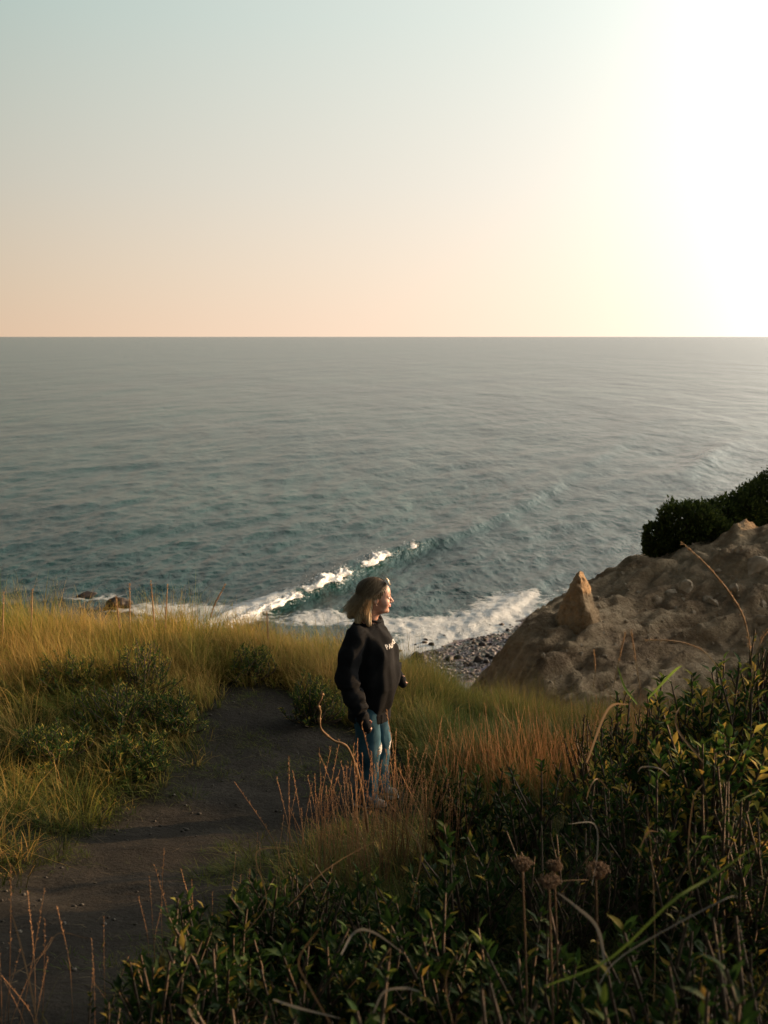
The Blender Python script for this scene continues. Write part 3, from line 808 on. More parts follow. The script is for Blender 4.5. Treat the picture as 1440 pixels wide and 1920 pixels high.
# feathery green plants on the left bank
LB = [(250,1395,7.4,.30,'feathery bright green plant at the path edge, lowest of those on the left bank'),
      (215,1290,8.0,.34,'bushy green plant in the middle of the left bank'),
      (130,1240,8.7,.36,'green plant below the tall golden grass, furthest left on the bank'),
      (260,1215,8.8,.30,'upper green plant of the left bank, beneath the brown grass spikes'),
      (90,1370,7.3,.30,'dark green plant half hidden in straw at the left edge'),
      (320,1300,8.2,.26,'green plant at the inner edge of the left bank, beside the path\'s top'),
      (470,1212,9.6,.20,'small bright green plant among the golden grass at the brink'),
      (590,1275,8.6,.20,'bright green plant at the head of the path just left of the woman')]
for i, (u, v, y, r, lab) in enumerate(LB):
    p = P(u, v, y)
    shrub('feathery_plant', lab, 'plant', p[0], p[1], p[2] + .06, r * 1.15, nb=int(50 + 110 * r), leaf=.05, per=52, seed=40 + i, narrow=True, yellow=.2, bright=2.6)  # leaf colour raised to paint sunlight on the left bank plants

# ---- dense dark bushes on top of the cliff: masses of small leaves over twiggy limbs
def big_bush(label, blobs, n, seed, leaf=.07):
    g = np.random.default_rng(seed)
    c0 = np.array(blobs[0][0]); zb = min(b_[0][2] - b_[1][2] for b_ in blobs)
    org = np.array([c0[0], c0[1], zb])
    root = empty('coastal_bush', org); tag(root, label, 'bush')
    tubes, P_, D_2 = [], [], []
    for c, rd in blobs:
        c = np.array(c) - org; rd = np.array(rd)
        k = int(n * rd[0] * rd[2] / sum(b_[1][0] * b_[1][2] for b_ in blobs))
        d = g.normal(size=(k, 3)); d /= np.linalg.norm(d, axis=1)[:, None]
        lump = 1 + .24 * fbm(d[:, 0] * 2.3 + seed, d[:, 1] * 2.3, d[:, 2] * 2.3, 3) + .07 * perlin(d[:, 0] * 9, d[:, 1] * 9, d[:, 2] * 9)
        rad = lump * (1 - np.abs(g.normal(0, .15, k))) * (1 + (g.random(k) < .06) * .12)
        P_.append(c + d * rd * rad[:, None]); D_2.append(d + g.normal(size=(k, 3)) * .7 + np.array([0, 0, .5]))
        for j in range(26):
            e = g.normal(size=3); e /= np.linalg.norm(e); e[2] = abs(e[2])
            tubes.append(tube_np(smooth_curve([c * [1, 1, 0] + [0, 0, .0], c + e * rd * .4, c + e * rd * g.uniform(.85, 1.08)], 6), np.linspace(.03, .005, 6), 4))
    V, F = merge(tubes); obj('branches', mesh_np('branches', V, F), M_bark, root)
    P_ = np.concatenate(P_); D_2 = np.concatenate(D_2)
    k = g.random(len(P_)); C = mixc((.025, .042, .012), (.085, .105, .024), k)
    V, F, C = scatter((np.array([(-.28, 0, 0), (.28, 0, 0), (.2, 1, .05), (-.2, 1, .05)]), np.array([[0, 1, 2, 3]])), P_, D_2, leaf * g.uniform(.6, 1.4, len(P_)), g.uniform(0, 6, len(P_)), C)
    tag(obj('foliage', mesh_np('foliage', V, F, cols=C, smooth=False), M_leaf, root), kind='stuff')
    return root
def B(u, v, y, *r): return (tuple(P(u, v, y)), r)
big_bush('rounded dark bush hanging over the cliff lip, left one of the clifftop bushes',
         [B(1290,988,25.2,.80,.6,.66), B(1240,1012,25.1,.46,.4,.46), B(1330,1008,25.2,.62,.5,.57), B(1226,1032,25.0,.27,.3,.24), B(1262,1036,25.0,.42,.3,.30)], 17000, 1)
big_bush('flat topped dark bush in the middle of the clifftop growth',
         [B(1385,972,26.1,.68,.6,.68), B(1350,980,25.9,.66,.55,.66), B(1375,1000,25.6,.5,.4,.4), B(1398,962,26.2,.5,.5,.62), B(1415,945,26.4,.5,.5,.6)], 11000, 2)
big_bush('highest dark bush on the cliff, cut by the right edge of the picture',
         [B(1450,938,26.9,.80,.7,.78), B(1530,898,27.0,1.2,.9,1.0), B(1420,982,26.6,.5,.5,.5), B(1470,985,26.4,.6,.5,.5)], 15000, 3)
# unseen shrubs added on the bank right of the frame to shade the path
for i, (x, y, h, r) in enumerate(((3.1,4.6,1.75,.4),(3.7,5.5,1.85,.45),(3.9,7.3,1.5,.45),(4.1,6.8,1.75,.45),(3.6,6.2,1.8,.4),(3.4,5.8,1.8,.4),(2.6,3.4,2.3,.45),(4.7,5.2,1.95,.6),(3.5,3.2,2.8,.6),(4.6,4.0,2.6,.6),(2.2,2.4,2.3,.4),(3.0,2.2,2.8,.5),(4.5,6.3,1.9,.45),(6.4,11.6,1.45,.6),(6.9,12.5,1.75,.6),(6.6,13.6,1.9,.6),(6.5,14.6,1.8,.5),(7.6,14.0,2.0,.7),(8.0,12.6,2.0,.7))):
    shrub('bayberry_shrub', 'unseen bayberry shrub added right of the frame to shade the path', 'shrub', x, y, h, r, nb=42, leaf=.095, per=24, seed=70 + i, group='unseen bayberry shrubs added right of the frame for shade')
# ------------------------------------------------------------------ stones
def rock_mesh(name, seed, rough=.25, n=3, flat=(1, 1, 1), facets=6):
    import bmesh
    bm = bmesh.new(); bmesh.ops.create_icosphere(bm, subdivisions=n, radius=1)
    V = np.array([v.co for v in bm.verts]); F = np.array([[v.index for v in f.verts] for f in bm.faces]); bm.free()
    g = np.random.default_rng(seed)
    for i in range(facets):       # flat broken sides
        d = g.normal(size=3); d /= np.linalg.norm(d); h = g.uniform(.42, .75)
        k = V @ d; V = V - np.maximum(k - h, 0)[:, None] * d * .97
    V = V * (1 + rough * fbm(V[:, 0] * 1.6 + seed, V[:, 1] * 1.6, V[:, 2] * 1.6, 4)[:, None])
    return mesh_np(name, V * np.array(flat), F)
M_stone = simple_mat('pale_stone', (.36, .28, .20), .95, bump=.8, bscale=14, vscale=3, col2=(.58, .47, .35), spec=.1)
M_wet = simple_mat('dark_wet_stone', (.020, .017, .016), .6, bump=.9, bscale=6, vscale=1.5, col2=(.06, .048, .042), spec=.25)
M_brown = simple_mat('brown_stone', (.05, .036, .028), .8, bump=.8, bscale=5, vscale=1.2, col2=(.13, .095, .075), spec=.3)
RM = [rock_mesh('stone', s, .22, 3, (1, .8 + .1 * (s % 3), .6 + .08 * (s % 4)), 11) for s in range(6)]
for k, r in enumerate(RM): r.materials.append(M_stone)
def setrock(o, s, rot):
    o.scale = (s, s, s) if np.isscalar(s) else s; o.rotation_euler = rot
# stones that stick out of the cliff face, where the line of sight meets it
def hit_f(u, v, t0=11):
    d = ray(u, v); ts = np.linspace(t0, 40, 1500); p = d[None] * ts[:, None]
    z = ground_z(p[:, 0], p[:, 1], True); k = np.argmax(CAMZ + p[:, 2] < z); return p[k, 0], p[k, 1], z[k]
g = np.random.default_rng(9)
big = [(1410,1060,.42),(1385,1030,.20),(1290,1100,.30),(1340,1130,.24),(1330,1120,.16),(1430,1135,.28),(1378,1098,.22),(1262,1112,.22),(1232,1128,.16),(1300,1150,.12),(1425,1160,.2),(1375,1035,.15),(1350,1068,.13)]
spots = big + [(g.uniform(985, 1438), g.uniform(1010, 1285), .025 + .055 * g.random() ** 2.5) for _ in range(270)]
for (u, v, s) in spots:
    x, y, z = hit_f(u, v)
    if y < 12.2 or y > 26 or poly_sd(np.array([x]), np.array([y]), EDGE)[0] > .6: continue
    o = obj('stone', RM[g.integers(6)], None, cliff, (x, y, z - s * .28)); setrock(o, s, tuple(g.uniform(0, 6.28, 3)))
# leaning pinnacle of hardened clay on the lip of the cliff
def pinn(X_, Y_, Z_):
    cx, cy = -.10 + .0 * Z_, 0
    hgt = np.clip((Z_ + .45) / 1.55, 0, 1)
    r_ = .68 * (1 - hgt) ** .85 + .02
    lean = .10 * hgt - .05
    d = np.maximum(np.abs(X_ - lean) * .8 + np.abs(Y_) * .55, np.hypot(X_ - lean, Y_ * .9)) - r_
    d = np.maximum(d * .75, np.abs(Z_ - .3) - .80)
    d = np.maximum(d, (X_ * .86 - Y_ * .36 + Z_ * .36 - .27))
    d = d + .075 * fbm(X_ * 2.2 + 3, Y_ * 2.2, Z_ * 1.6, 5) + .045 * np.abs(fbm(X_ * 5, Y_ * 5, Z_ * 6, 3)) + .05 * np.abs(perlin(X_ * 5, Y_ * 5, Z_ * 9))
    return d
V, F = sdf_mesh(pinn, (-1.1, -1.1, -.6), (1.1, 1.1, 1.3), .035)
pb = P(1092, 1098, 20.4)
M_pin = soil_mat('hardened_clay', [(.32, (.22, .14, .075)), (.5, (.42, .28, .16)), (.68, (.54, .39, .24))], 2.5, 14, 1.0, .06)
tag(obj('clay_pinnacle', mesh_np('clay_pinnacle', V, F), M_pin, loc=(pb[0], pb[1], pb[2] - .46)), 'pointed clay pinnacle on the cliff lip with its right face glowing orange in the sun', 'rock').scale = (.86, .86, .95)
# sea rock with the surf round it
rp = Pz(222, 1136, SEAZ)
ro = tag(obj('sea_rock', rock_mesh('sea_rock', 31, .3, 4, (1.75, 1.15, 1.05), 8), M_wet, loc=(rp[0], rp[1], SEAZ + .1)), 'dark boulder standing in the surf beyond the golden grass at the left', 'boulder')
ro.rotation_euler = (0, R(-8), .3)
rp = Pz(162, 1119, SEAZ)
ro = tag(obj('sea_rock', rock_mesh('sea_rock', 33, .3, 3, (1.2, .8, .34), 8), M_wet, loc=(rp[0], rp[1], SEAZ + .12)), 'low rock awash in the foam, left of the bigger surf boulder', 'boulder')
# cobbles on the beach
BM_ = [rock_mesh('beach_stone', 50 + s, .25, 2, (1, .8, .6), 5) for s in range(4)]
for k, r in enumerate(BM_): r.materials.append(M_wet if k < 3 else M_brown)
g = np.random.default_rng(19); cnt = 0; spots = [(785,1236,.75),(958,1234,.9),(897,1243,.65),(966,1200,.6),(915,1230,.35),(905,1212,.4),(922,1236,.32),(793,1243,.5),(843,1240,.5),(860,1236,.4),(888,1207,.35),(1008,1182,.3),(985,1212,.3)]
while len(spots) < 150:
    u, v = g.uniform(735, 1040), g.uniform(1165, 1262); spots.append((u, v, .08 + .30 * g.random() ** 3))
gidx = 0
for (u, v, s) in spots:
    p = Pz(u, v, SEAZ); t = -poly_sd(np.array([p[0]]), np.array([p[1]]), SHORE)[0]
    if t < -3.5 or t > 26: continue
    z = float(ground_z(p[0], p[1])); 
    if z > SEAZ + 3.5: continue
    dd = ray(u, v); kk = (z - CAMZ) / dd[2]; x, y = dd[0] * kk, dd[1] * kk; z = float(ground_z(x, y))
    o = obj('beach_stone', BM_[int(g.choice(4, p=[.3, .3, .25, .15]))], None, None, (x, y, max(z, SEAZ - .15) + s * .15)); setrock(o, s, (0, 0, g.uniform(0, 6.28)))
    lab = {0: 'large dark stone at the waterline just right of the woman\'s shoulder', 1: 'largest brown boulder on the cobbles near the foot of the clay cliff', 2: 'big dark stone on the cobbles left of the largest beach boulder', 3: 'dark stone highest on the beach, beside the clay cliff'}.get(gidx, 'dark wet stone lying among the cobbles of the beach')
    tag(o, lab, 'stone', 'dark stones on the cobble beach'); gidx += 1
V0 = np.array([v.co for v in BM_[0].vertices]); 
import bmesh
bm = bmesh.new(); bmesh.ops.create_icosphere(bm, subdivisions=1, radius=1)
V0 = np.array([v.co for v in bm.verts]) * (1, .8, .55); F0 = np.array([[v.index for v in f.verts] for f in bm.faces]); bm.free()
n = 6500; u, v = g.uniform(700, 1110, n), g.uniform(1120, 1275, n)
pz_ = np.array([Pz(a, c, SEAZ + .6) for a, c in zip(u, v)]); px_, py_ = pz_[:, 0], pz_[:, 1]
t = -poly_sd(px_, py_, SHORE); k = (t > -.5) & (t < 30); px_, py_, t = px_[k], py_[k], t[k]; n = len(px_)
z_ = ground_z(px_, py_); s = .05 + .16 * g.random(n) ** 2.5; cc = g.random(n)
C = mixc((.09, .075, .07), (.42, .38, .36), cc ** 1.0); C[g.random(n) < .3] *= .3
V = np.c_[px_, py_, z_][:, None] + V0[None] * s[:, None, None] * g.uniform(.7, 1.2, (n, 1, 3)); F = (F0[None] + (np.arange(n) * len(V0))[:, None, None]).reshape(-1, 3)
tag(obj('cobbles', mesh_np('cobbles', V.reshape(-1, 3), F, cols=np.repeat(C, len(V0), 0), smooth=True), simple_mat('cobble_mix', (0, 0, 0), .7, attr=True, spec=.3)),
    'grey and pink cobbles covering the beach below the bluff', 'cobbles', kind='stuff')

# ------------------------------------------------------------------ whitewater of the breaking wave: lumpy foam rolling down the crest
M_foam = simple_mat('whitewater', (.80, .80, .79), .85, bump=.8, bscale=7, spec=.2)
def foam_roll(px, name, label, hmax, seed):
    pts = np.array([Pz(u, v, SEAZ) for u, v, _ in px]); hh = np.array([h for _, _, h in px])
    m = len(pts) - 1; nn = max(24, int(np.linalg.norm(np.diff(pts[:, :2], axis=0), axis=1).sum() / .12))
    tt = np.linspace(0, m, nn); c = np.stack([np.interp(tt, np.arange(m + 1), pts[:, i]) for i in range(3)], 1); h = np.interp(tt, np.arange(m + 1), hh)
    T = np.gradient(c, axis=0)[:, :2]; T /= np.linalg.norm(T, axis=1)[:, None]; Nn = np.c_[T[:, 1], -T[:, 0]]      # towards the beach
    na = 26; a = np.linspace(-.15, np.pi + .15, na)
    s_ = np.arange(nn) * .12
    A2, S2 = np.meshgrid(a, s_)
    big_ = np.clip(.55 + .7 * fbm(S2 * .5 + seed, A2 * .4, 1, 3), .05, 1.4)
    lump = 1 + .34 * fbm(S2 * 1.3 + seed, A2 * 2.2, 3, 4) + .22 * np.abs(perlin(S2 * 4 + seed, A2 * 5, 1))
    rad = big_ * lump * h[:, None] * hmax
    off = np.cos(A2) * rad * 1.15 + .25; up = np.maximum(np.sin(A2), -.2) * rad * .8
    V = np.stack([c[:, None, 0] + Nn[:, None, 0] * off, c[:, None, 1] + Nn[:, None, 1] * off, SEAZ + .12 + .45 * h[:, None] + up], -1).reshape(-1, 3)
    i = np.arange(nn * na).reshape(nn, na); F = np.stack([i[:-1, :-1], i[:-1, 1:], i[1:, 1:], i[1:, :-1]], -1).reshape(-1, 4)
    g = np.random.default_rng(seed); parts = [(V, F)]
    for k in range(nn * 5):      # flecks of spray and broken foam
        j = g.integers(nn); r = .03 + .07 * g.random() ** 2; o_ = g.normal() * .8 * h[j] * hmax + .3
        cc_ = np.array([c[j, 0] + Nn[j, 0] * o_, c[j, 1] + Nn[j, 1] * o_, SEAZ + .25 + abs(g.normal()) * .35 * h[j] + .5 * h[j] * math.exp(-o_ * o_)])
        parts.append((cc_ + V0 * r, np.c_[F0]))
    V, F = merge(parts)
    return tag(obj(name, mesh_np(name, V, F), M_foam), label, 'foam', kind='stuff')
foam_roll([(420,1175,.2),(450,1164,.45),(480,1153,.6),(505,1144,.7),(530,1134,.8),(548,1125,.7),(556,1121,.15)], 'breaking_foam', 'white foam of the breaking wave, lower left stretch by the grass', 1.0, 3)
foam_roll([(548,1120,.1),(562,1114,.6),(585,1108,.8),(605,1100,.85),(625,1092,.9),(640,1084,.95),(648,1077,.5)], 'breaking_foam', 'white foam of the breaking wave just left of the woman\'s head', 1.0, 8)
foam_roll([(666,1071,.2),(680,1067,.7),(695,1061,.85),(708,1055,1.0),(718,1049,.8),(721,1045,.2)], 'breaking_foam', 'separate white crest of the wave above the woman\'s head', 1.0, 14)
foam_roll([(758,1036,.3),(766,1032,.75),(773,1029,.75),(778,1027,.2)], 'breaking_foam', 'smallest fleck of breaking crest, right of the woman\'s head', .75, 21)

# ------------------------------------------------------------------ stems, spikes and bent blades
def seed_stalk_mesh(h, lean, seed, thick=.0016, head=.45, awn=.0115, nsp=22, c1=(.15, .085, .045), c2=(.54, .29, .135)):
    g = np.random.default_rng(seed); a = g.uniform(0, 6.28)
    top = np.array([lean * h * math.cos(a), lean * h * math.sin(a), h * .98]); side = np.array([g.normal() * .03, g.normal() * .03, 0]) * h
    cv = smooth_curve([(0, 0, -.03), tuple(top * .5 + side), tuple(top)], 9)
    parts = [tube_np(cv, np.linspace(thick, thick * .45, 9), 3)]
    dirs = []
    for k in range(nsp):
        t = (1 - head) + head * (k + g.random()) / nsp; p = cv[min(int(t * 8), 7)] + (cv[min(int(t * 8), 7) + 1] - cv[min(int(t * 8), 7)]) * (t * 8 - min(int(t * 8), 7))
        b_ = g.uniform(0, 6.28); d_ = np.array([math.cos(b_) * .5, math.sin(b_) * .5, 1]); d_ /= np.linalg.norm(d_); s_ = np.cross(d_, [math.cos(b_ + 1.5), math.sin(b_ + 1.5), .1]); s_ /= np.linalg.norm(s_)
        l = awn * g.uniform(.6, 1.4); w = l * .11
        parts.append((np.array([p, p + d_ * l * .5 + s_ * w, p + d_ * l, p + d_ * l * .5 - s_ * w]), np.array([[0, 1, 2, 3]])))
    V, F = merge(parts); k = np.clip(V[:, 2] / h, 0, 1); me = mesh_np('stem', V, F, cols=mixc(c1, c2, k)); me.materials.append(M_dry); return me
ST = [seed_stalk_mesh(.60 * s, l, i) for i, (s, l) in enumerate([(1, .08), (.9, .15), (1.1, .05), (.8, .22), (1.05, .12), (.7, .1), (.95, .3), (1.15, .16)])]
TH = [(590,1600,4.75,.12,24,1.08,'clump of dry reddish stems left of the woman\'s legs'),
      (645,1610,4.7,.10,26,1.0,'thin clump of dry stems directly below the black sleeve'),
      (690,1640,4.5,.13,42,1.1,'thickest clump of dry reddish stems in front of the woman\'s jeans'),
      (730,1600,4.8,.12,30,1.1,'clump of dry stems in front of the woman\'s shoes'),
      (790,1580,4.9,.15,24,1.2,'tall open clump of dry stems right of the woman\'s jeans'),
      (850,1590,4.8,.10,10,.9,'sparse dry stems left of the dark shrubs, right of the woman'),
      (540,1640,4.4,.12,8,.8,'sparse dry stems at the inner edge of the path'),
      (325,1680,3.6,.10,8,.75,'few thin seed stems standing out over the sandy path'),
      (480,1625,3.9,.10,5,.7,'lone seed stems between the path and the dry clumps'),
      (60,1900,2.9,.16,9,.85,'thin pale stems at the bottom left corner'),
      (150,1880,2.9,.14,6,.7,'short bent stems near the bottom left, on the path\'s edge'),
      (1420,1250,5.0,.05,3,.5,'few dry stems among the bright leaves at the right edge'),
      (1000,1350,6.9,.30,60,.98,'sunlit reddish stems at the centre of the rusty grass thicket'),
      (900,1400,6.9,.26,52,.95,'sunlit reddish stems at the left end of the rusty grass thicket'),
      (1090,1370,6.8,.30,52,.95,'sunlit reddish stems at the right end of the rusty grass thicket'),
      (1170,1300,7.4,.32,40,1.0,'reddish stems in front of the clay cliff')]
g = np.random.default_rng(33)
for (u, v, y, r, n, s, lab) in TH:
    p = P(u, v, y); z0 = float(ground_z(p[0], p[1])); root = empty('dry_grass_clump', (p[0], p[1], z0)); tag(root, lab, 'dry grass', 'clumps of dry seed stems')
    for i in range(int(n * 1.25)):
        a, q = g.uniform(0, 6.28), r * math.sqrt(g.random()); x, yy = math.cos(a) * q * 1.4, math.sin(a) * q
        o = obj('stem', ST[g.integers(len(ST))], None, root, (x, yy, float(ground_z(p[0] + x, p[1] + yy)) - z0)); k = s * g.uniform(.65, 1.2); o.scale = (k, k, k)
        o.rotation_euler = (g.normal() * .07, g.normal() * .07 - .06, g.uniform(0, 6.28))
# thick seed spikes of the beach grass
def spike(px, y, label, rad=.0055, frac=.5, stemr=.0018):
    """px: list of picture points from the foot to the tip, at distance y"""
    pts = smooth_curve([P(u, v, y) for u, v in px], 26); base = pts[0]
    root = empty('seed_spike', tuple(base)); tag(root, label, 'grass spike'); q = pts - base
    V, F = tube_np(q, stemr, 5); o = obj('stem', mesh_np('stem', V, F, cols=np.tile((.36, .26, .12), (len(V), 1))), M_dry, root)
    k = int(len(q) * (1 - frac)); h = q[k:]; parts = []
    V, F = tube_np(h, rad * .75 * np.sin(np.linspace(.5, 2.9, len(h))), 6); parts.append((V, F))
    T = np.gradient(h, axis=0); T /= np.linalg.norm(T, axis=1)[:, None]
    for i in range(160):
        j = g.integers(len(h)); d_ = T[j] + g.normal(size=3) * .35; d_ /= np.linalg.norm(d_); s_ = np.cross(d_, g.normal(size=3)); s_ /= np.linalg.norm(s_)
        c = h[j] + g.normal(size=3) * rad * .35 + T[j] * g.uniform(-.01, .01); l = rad * 2.4
        parts.append((np.array([c, c + d_ * l * .5 + s_ * l * .14, c + d_ * l, c + d_ * l * .5 - s_ * l * .14]), np.array([[0, 1, 2, 3]])))
    V, F = merge(parts); obj('seed_head', mesh_np('seed_head', V, F, cols=mixc((.34, .20, .10), (.56, .36, .20), g.random(len(V)))), M_dry, root)
SPK = [([(246,1290),(244,1190),(243,1098)],10.0,'straight upright seed spike just right of the surf boulder'),
       ([(296,1290),(290,1180),(283,1092)],9.9,'tallest seed spike on the brink, leaning slightly left'),
       ([(309,1280),(310,1180),(314,1098)],10.1,'upright seed spike right of the tallest one'),
       ([(230,1290),(224,1180),(218,1121)],9.8,'short seed spike in front of the surf boulder'),
       ([(390,1290),(395,1160),(421,1098)],10.0,'seed spike leaning to the right over the surf'),
       ([(5,1290),(5,1200),(7,1112)],9.7,'seed spike at the very left edge of the picture'),
       ([(56,1280),(58,1190),(61,1108)],9.9,'second seed spike from the left edge'),
       ([(505,1270),(503,1200),(500,1150)],10.0,'short seed spike standing below the breaking wave'),
       ([(1150,1290),(1160,1240),(1172,1188)],6.0,'dark orange seed spike leaning right before the cliff'),
       ([(1200,1290),(1192,1240),(1184,1186)],6.2,'thin seed spike leaning left before the cliff'),
       ([(1112,1290),(1116,1260),(1114,1222)],6.4,'short stubby seed spike before the left part of the cliff')]
for px, y, lab in SPK: spike(px, y, lab, rad=.0085 if y > 8 else .005)
spike([(1412,1260),(1398,1170),(1370,1115),(1325,1060),(1280,1018)], 4.6, 'long sunlit seed stem rising diagonally across the cliff below the dark bush', .0065, .85)
spike([(1345,1250),(1320,1222),(1288,1207),(1250,1201),(1212,1201)], 4.6, 'pale seed stem bent over to the left across the cliff', .0045, .75)
spike([(1400,1330),(1412,1262),(1420,1220),(1436,1185),(1460,1170)], 4.2, 'curled orange seed stem at the right edge above the lit leaves', .005, .4)
# broad bent blades in the near shade
BLD = [([(640,1790),(665,1748),(700,1748),(760,1790)],2.3,.011,'long pale blade arching over at the bottom left of centre'),
       ([(540,1700),(600,1640),(660,1600),(740,1560)],3.2,.005,'thin straight stalk slanting up to the right below the dry stems'),
       ([(1320,1430),(1275,1375),(1267,1345),(1275,1325)],3.6,.014,'twisted tan blade curving up in front of the right shrubs'),
       ([(1020,1850),(1140,1800),(1260,1690),(1340,1640),(1440,1570)],1.9,.010,'long green blade running diagonally up to the right edge'),
       ([(1135,1810),(1120,1740),(1080,1700),(1045,1673)],2.3,.014,'broad pale dead blade hanging left beneath the dried flower heads'),
       ([(1000,1655),(1080,1650),(1105,1650)],2.6,.003,'thin dry twig crossing behind the dried flower heads'),
       ([(1110,1660),(1120,1600),(1115,1545),(1065,1545)],2.9,.008,'hooked pale blade right above the middle flower head'),
       ([(1200,1590),(1215,1560),(1235,1560)],2.9,.007,'small hooked blade right of the flower heads'),
       ([(1140,1480),(1120,1460),(1105,1480),(1100,1500)],3.2,.007,'small arched blade left of the bent tan blade'),
       ([(1255,1455),(1235,1440),(1205,1438),(1195,1448)],3.4,.007,'short grey arched blade in the middle of the right shrubs'),
       ([(1300,1660),(1290,1600),(1300,1500),(1318,1470)],2.8,.006,'upright dry stalk in the dark right shrubs'),
       ([(1350,1540),(1390,1500),(1425,1483)],2.9,.007,'grey green blade bending toward the right edge'),
       ([(620,1920),(580,1850),(560,1800),(600,1740)],1.9,.006,'curved dry stalk low in the picture, left of centre'),
       ([(850,1920),(836,1850),(850,1800),(900,1735)],2.0,.005,'curved thin stalk at the bottom, right of centre'),
       ([(700,1900),(720,1860),(760,1853),(790,1860)],1.8,.008,'grey blade arching at the bottom edge, centre'),
       ([(512,1874),(560,1890),(640,1910)],1.9,.008,'pale flat stalk lying at the bottom edge, left of centre'),
       ([(1225,1920),(1228,1800),(1225,1650),(1213,1505)],2.6,.004,'long straight upright stalk right of the flower heads'),
       ([(770,1700),(790,1600),(765,1555),(758,1548)],3.3,.007,'thick tan stalk with a broken tip in the centre of the shade'),
       ([(460,1750),(500,1690),(480,1600),(545,1590)],3.0,.004,'crooked brown stalk by the inner path edge'),
       ([(1100,1430),(1140,1330),(1180,1320)],4.0,.010,'broad blade lit orange from behind, in front of the rusty grass'),
       ([(1215,1310),(1260,1262),(1278,1248)],4.3,.012,'bright green pointed blade before the cliff'),
       ([(1195,1320),(1172,1290),(1158,1250)],4.4,.011,'green blade leaning left before the cliff'),
       ([(1120,1850),(1170,1790),(1350,1690),(1385,1682)],2.1,.005,'grey twig reaching to the right through the dark bushes'),
       ([(70,1920),(55,1840),(30,1740),(15,1700)],2.4,.005,'tan stalk in the bottom left corner'),
       ([(20,1830),(80,1790),(110,1750),(165,1760)],2.6,.003,'thin forked twig at the bottom left')]
def ribbon(pts, w, seed):
    g = np.random.default_rng(seed); n = len(pts); T = np.gradient(pts, axis=0); T /= np.linalg.norm(T, axis=1)[:, None]
    ref = np.array([g.normal() * .3, -1, .5]); S = np.cross(T, ref); S /= np.linalg.norm(S, axis=1)[:, None]; U = np.cross(S, T)
    wd = (w * .5 * np.sin(np.linspace(.55, np.pi - .05, n)) ** .7)[:, None]
    V = np.stack([pts - S * wd, pts - U * wd * .35, pts + S * wd], 1).reshape(-1, 3); i = np.arange(n - 1)[:, None] * 3
    return V, np.concatenate([i + [0, 1, 4, 3], i + [1, 2, 5, 4]])
for k, (px, y, w, lab) in enumerate(BLD):
    pts = smooth_curve([P(u, v, y + .06 * math.sin(j * 1.3 + k)) for j, (u, v) in enumerate(px)], 16)
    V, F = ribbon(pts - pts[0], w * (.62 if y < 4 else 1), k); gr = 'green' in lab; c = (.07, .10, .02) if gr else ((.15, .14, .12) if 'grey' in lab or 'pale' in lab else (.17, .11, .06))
    if 'lit orange' in lab or 'bright' in lab or 'before the cliff' in lab: c = tuple(q * 2.6 for q in c)  # lit blades: light painted in by raising their colour
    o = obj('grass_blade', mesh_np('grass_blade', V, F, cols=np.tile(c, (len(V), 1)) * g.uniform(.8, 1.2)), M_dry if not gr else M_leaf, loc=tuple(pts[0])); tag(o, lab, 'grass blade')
# knotted vine stem left of the woman's legs
pts = smooth_curve([P(u, v, 4.6) for u, v in ((690,1560),(678,1480),(664,1430),(650,1400),(625,1388),(604,1370),(599,1350),(601,1335),(597,1322),(603,1308),(605,1298))], 50)
V, F = tube_np(pts - pts[0], np.linspace(.0075, .0042, 50) * (1 + .25 * np.sin(np.arange(50) * .9)), 7); root = empty('vine', tuple(pts[0])); tag(root, 'knotted orange brown vine stem snaking up left of the woman\'s legs', 'vine')
M_vine = simple_mat('vine_bark', (.22, .12, .05), .8, .3, 60); obj('stem', mesh_np('stem', V, F), M_vine, root)
for j in (22, 30, 38, 47):
    V, F = ell_mesh2 = (np.array([v.co for v in BM_[0].vertices]) * .012, np.array([[v for v in p.vertices] for p in BM_[0].polygons]))
    obj('knot', mesh_np('knot', V + (pts[j] - pts[0]), F), M_vine, root)
# dried flower heads
def umbel(u, v, y, r, lab, seed):
    g = np.random.default_rng(seed); c = P(u, v, y); foot = np.array([c[0] + .03, c[1] + .05, float(ground_z(c[0], c[1] + .05))]); root = empty('dried_flower', tuple(foot)); tag(root, lab, 'dried flower')
    top = c - foot; stem = smooth_curve([(0, 0, 0), tuple(top * .5 + [.01, 0, 0]), tuple(top - [0, 0, r * .9])], 8); parts = [tube_np(stem, .0024, 5)]
    hd, cc = [], []
    for i in range(34):
        a, q = g.uniform(0, 6.28), r * math.sqrt(g.random()); e = top + [math.cos(a) * q, math.sin(a) * q, r * .12 * (1 - (q / r) ** 2) * 2 + g.normal() * .002]
        parts.append(tube_np(smooth_curve([stem[-1], (stem[-1] + e) / 2 + [math.cos(a) * q * .2, math.sin(a) * q * .2, -.004], e], 5), .0009, 3))
        for _ in range(7):
            hd.append((e + g.normal(size=3) * .0035 + V0 * g.uniform(.0018, .0034), F0))
    V, F = merge(parts); obj('stem', mesh_np('stem', V, F, cols=np.tile((.16, .10, .06), (len(V), 1))), M_dry, root)
    V, F = merge(hd); obj('flower_head', mesh_np('flower_head', V, F, cols=mixc((.07, .04, .022), (.19, .12, .07), g.random(len(V)))), M_dry, root)
umbel(980, 1618, 2.3, .024, 'round brown dried flower head, leftmost of the dried heads', 1)
umbel(1040, 1622, 2.5, .020, 'small dried flower head between the two bigger ones', 2)
umbel(1118, 1630, 2.35, .030, 'widest flat brown dried flower head, rightmost of them', 3)
umbel(1030, 1652, 2.2, .022, 'lowest dried flower head, below the small middle one', 4)

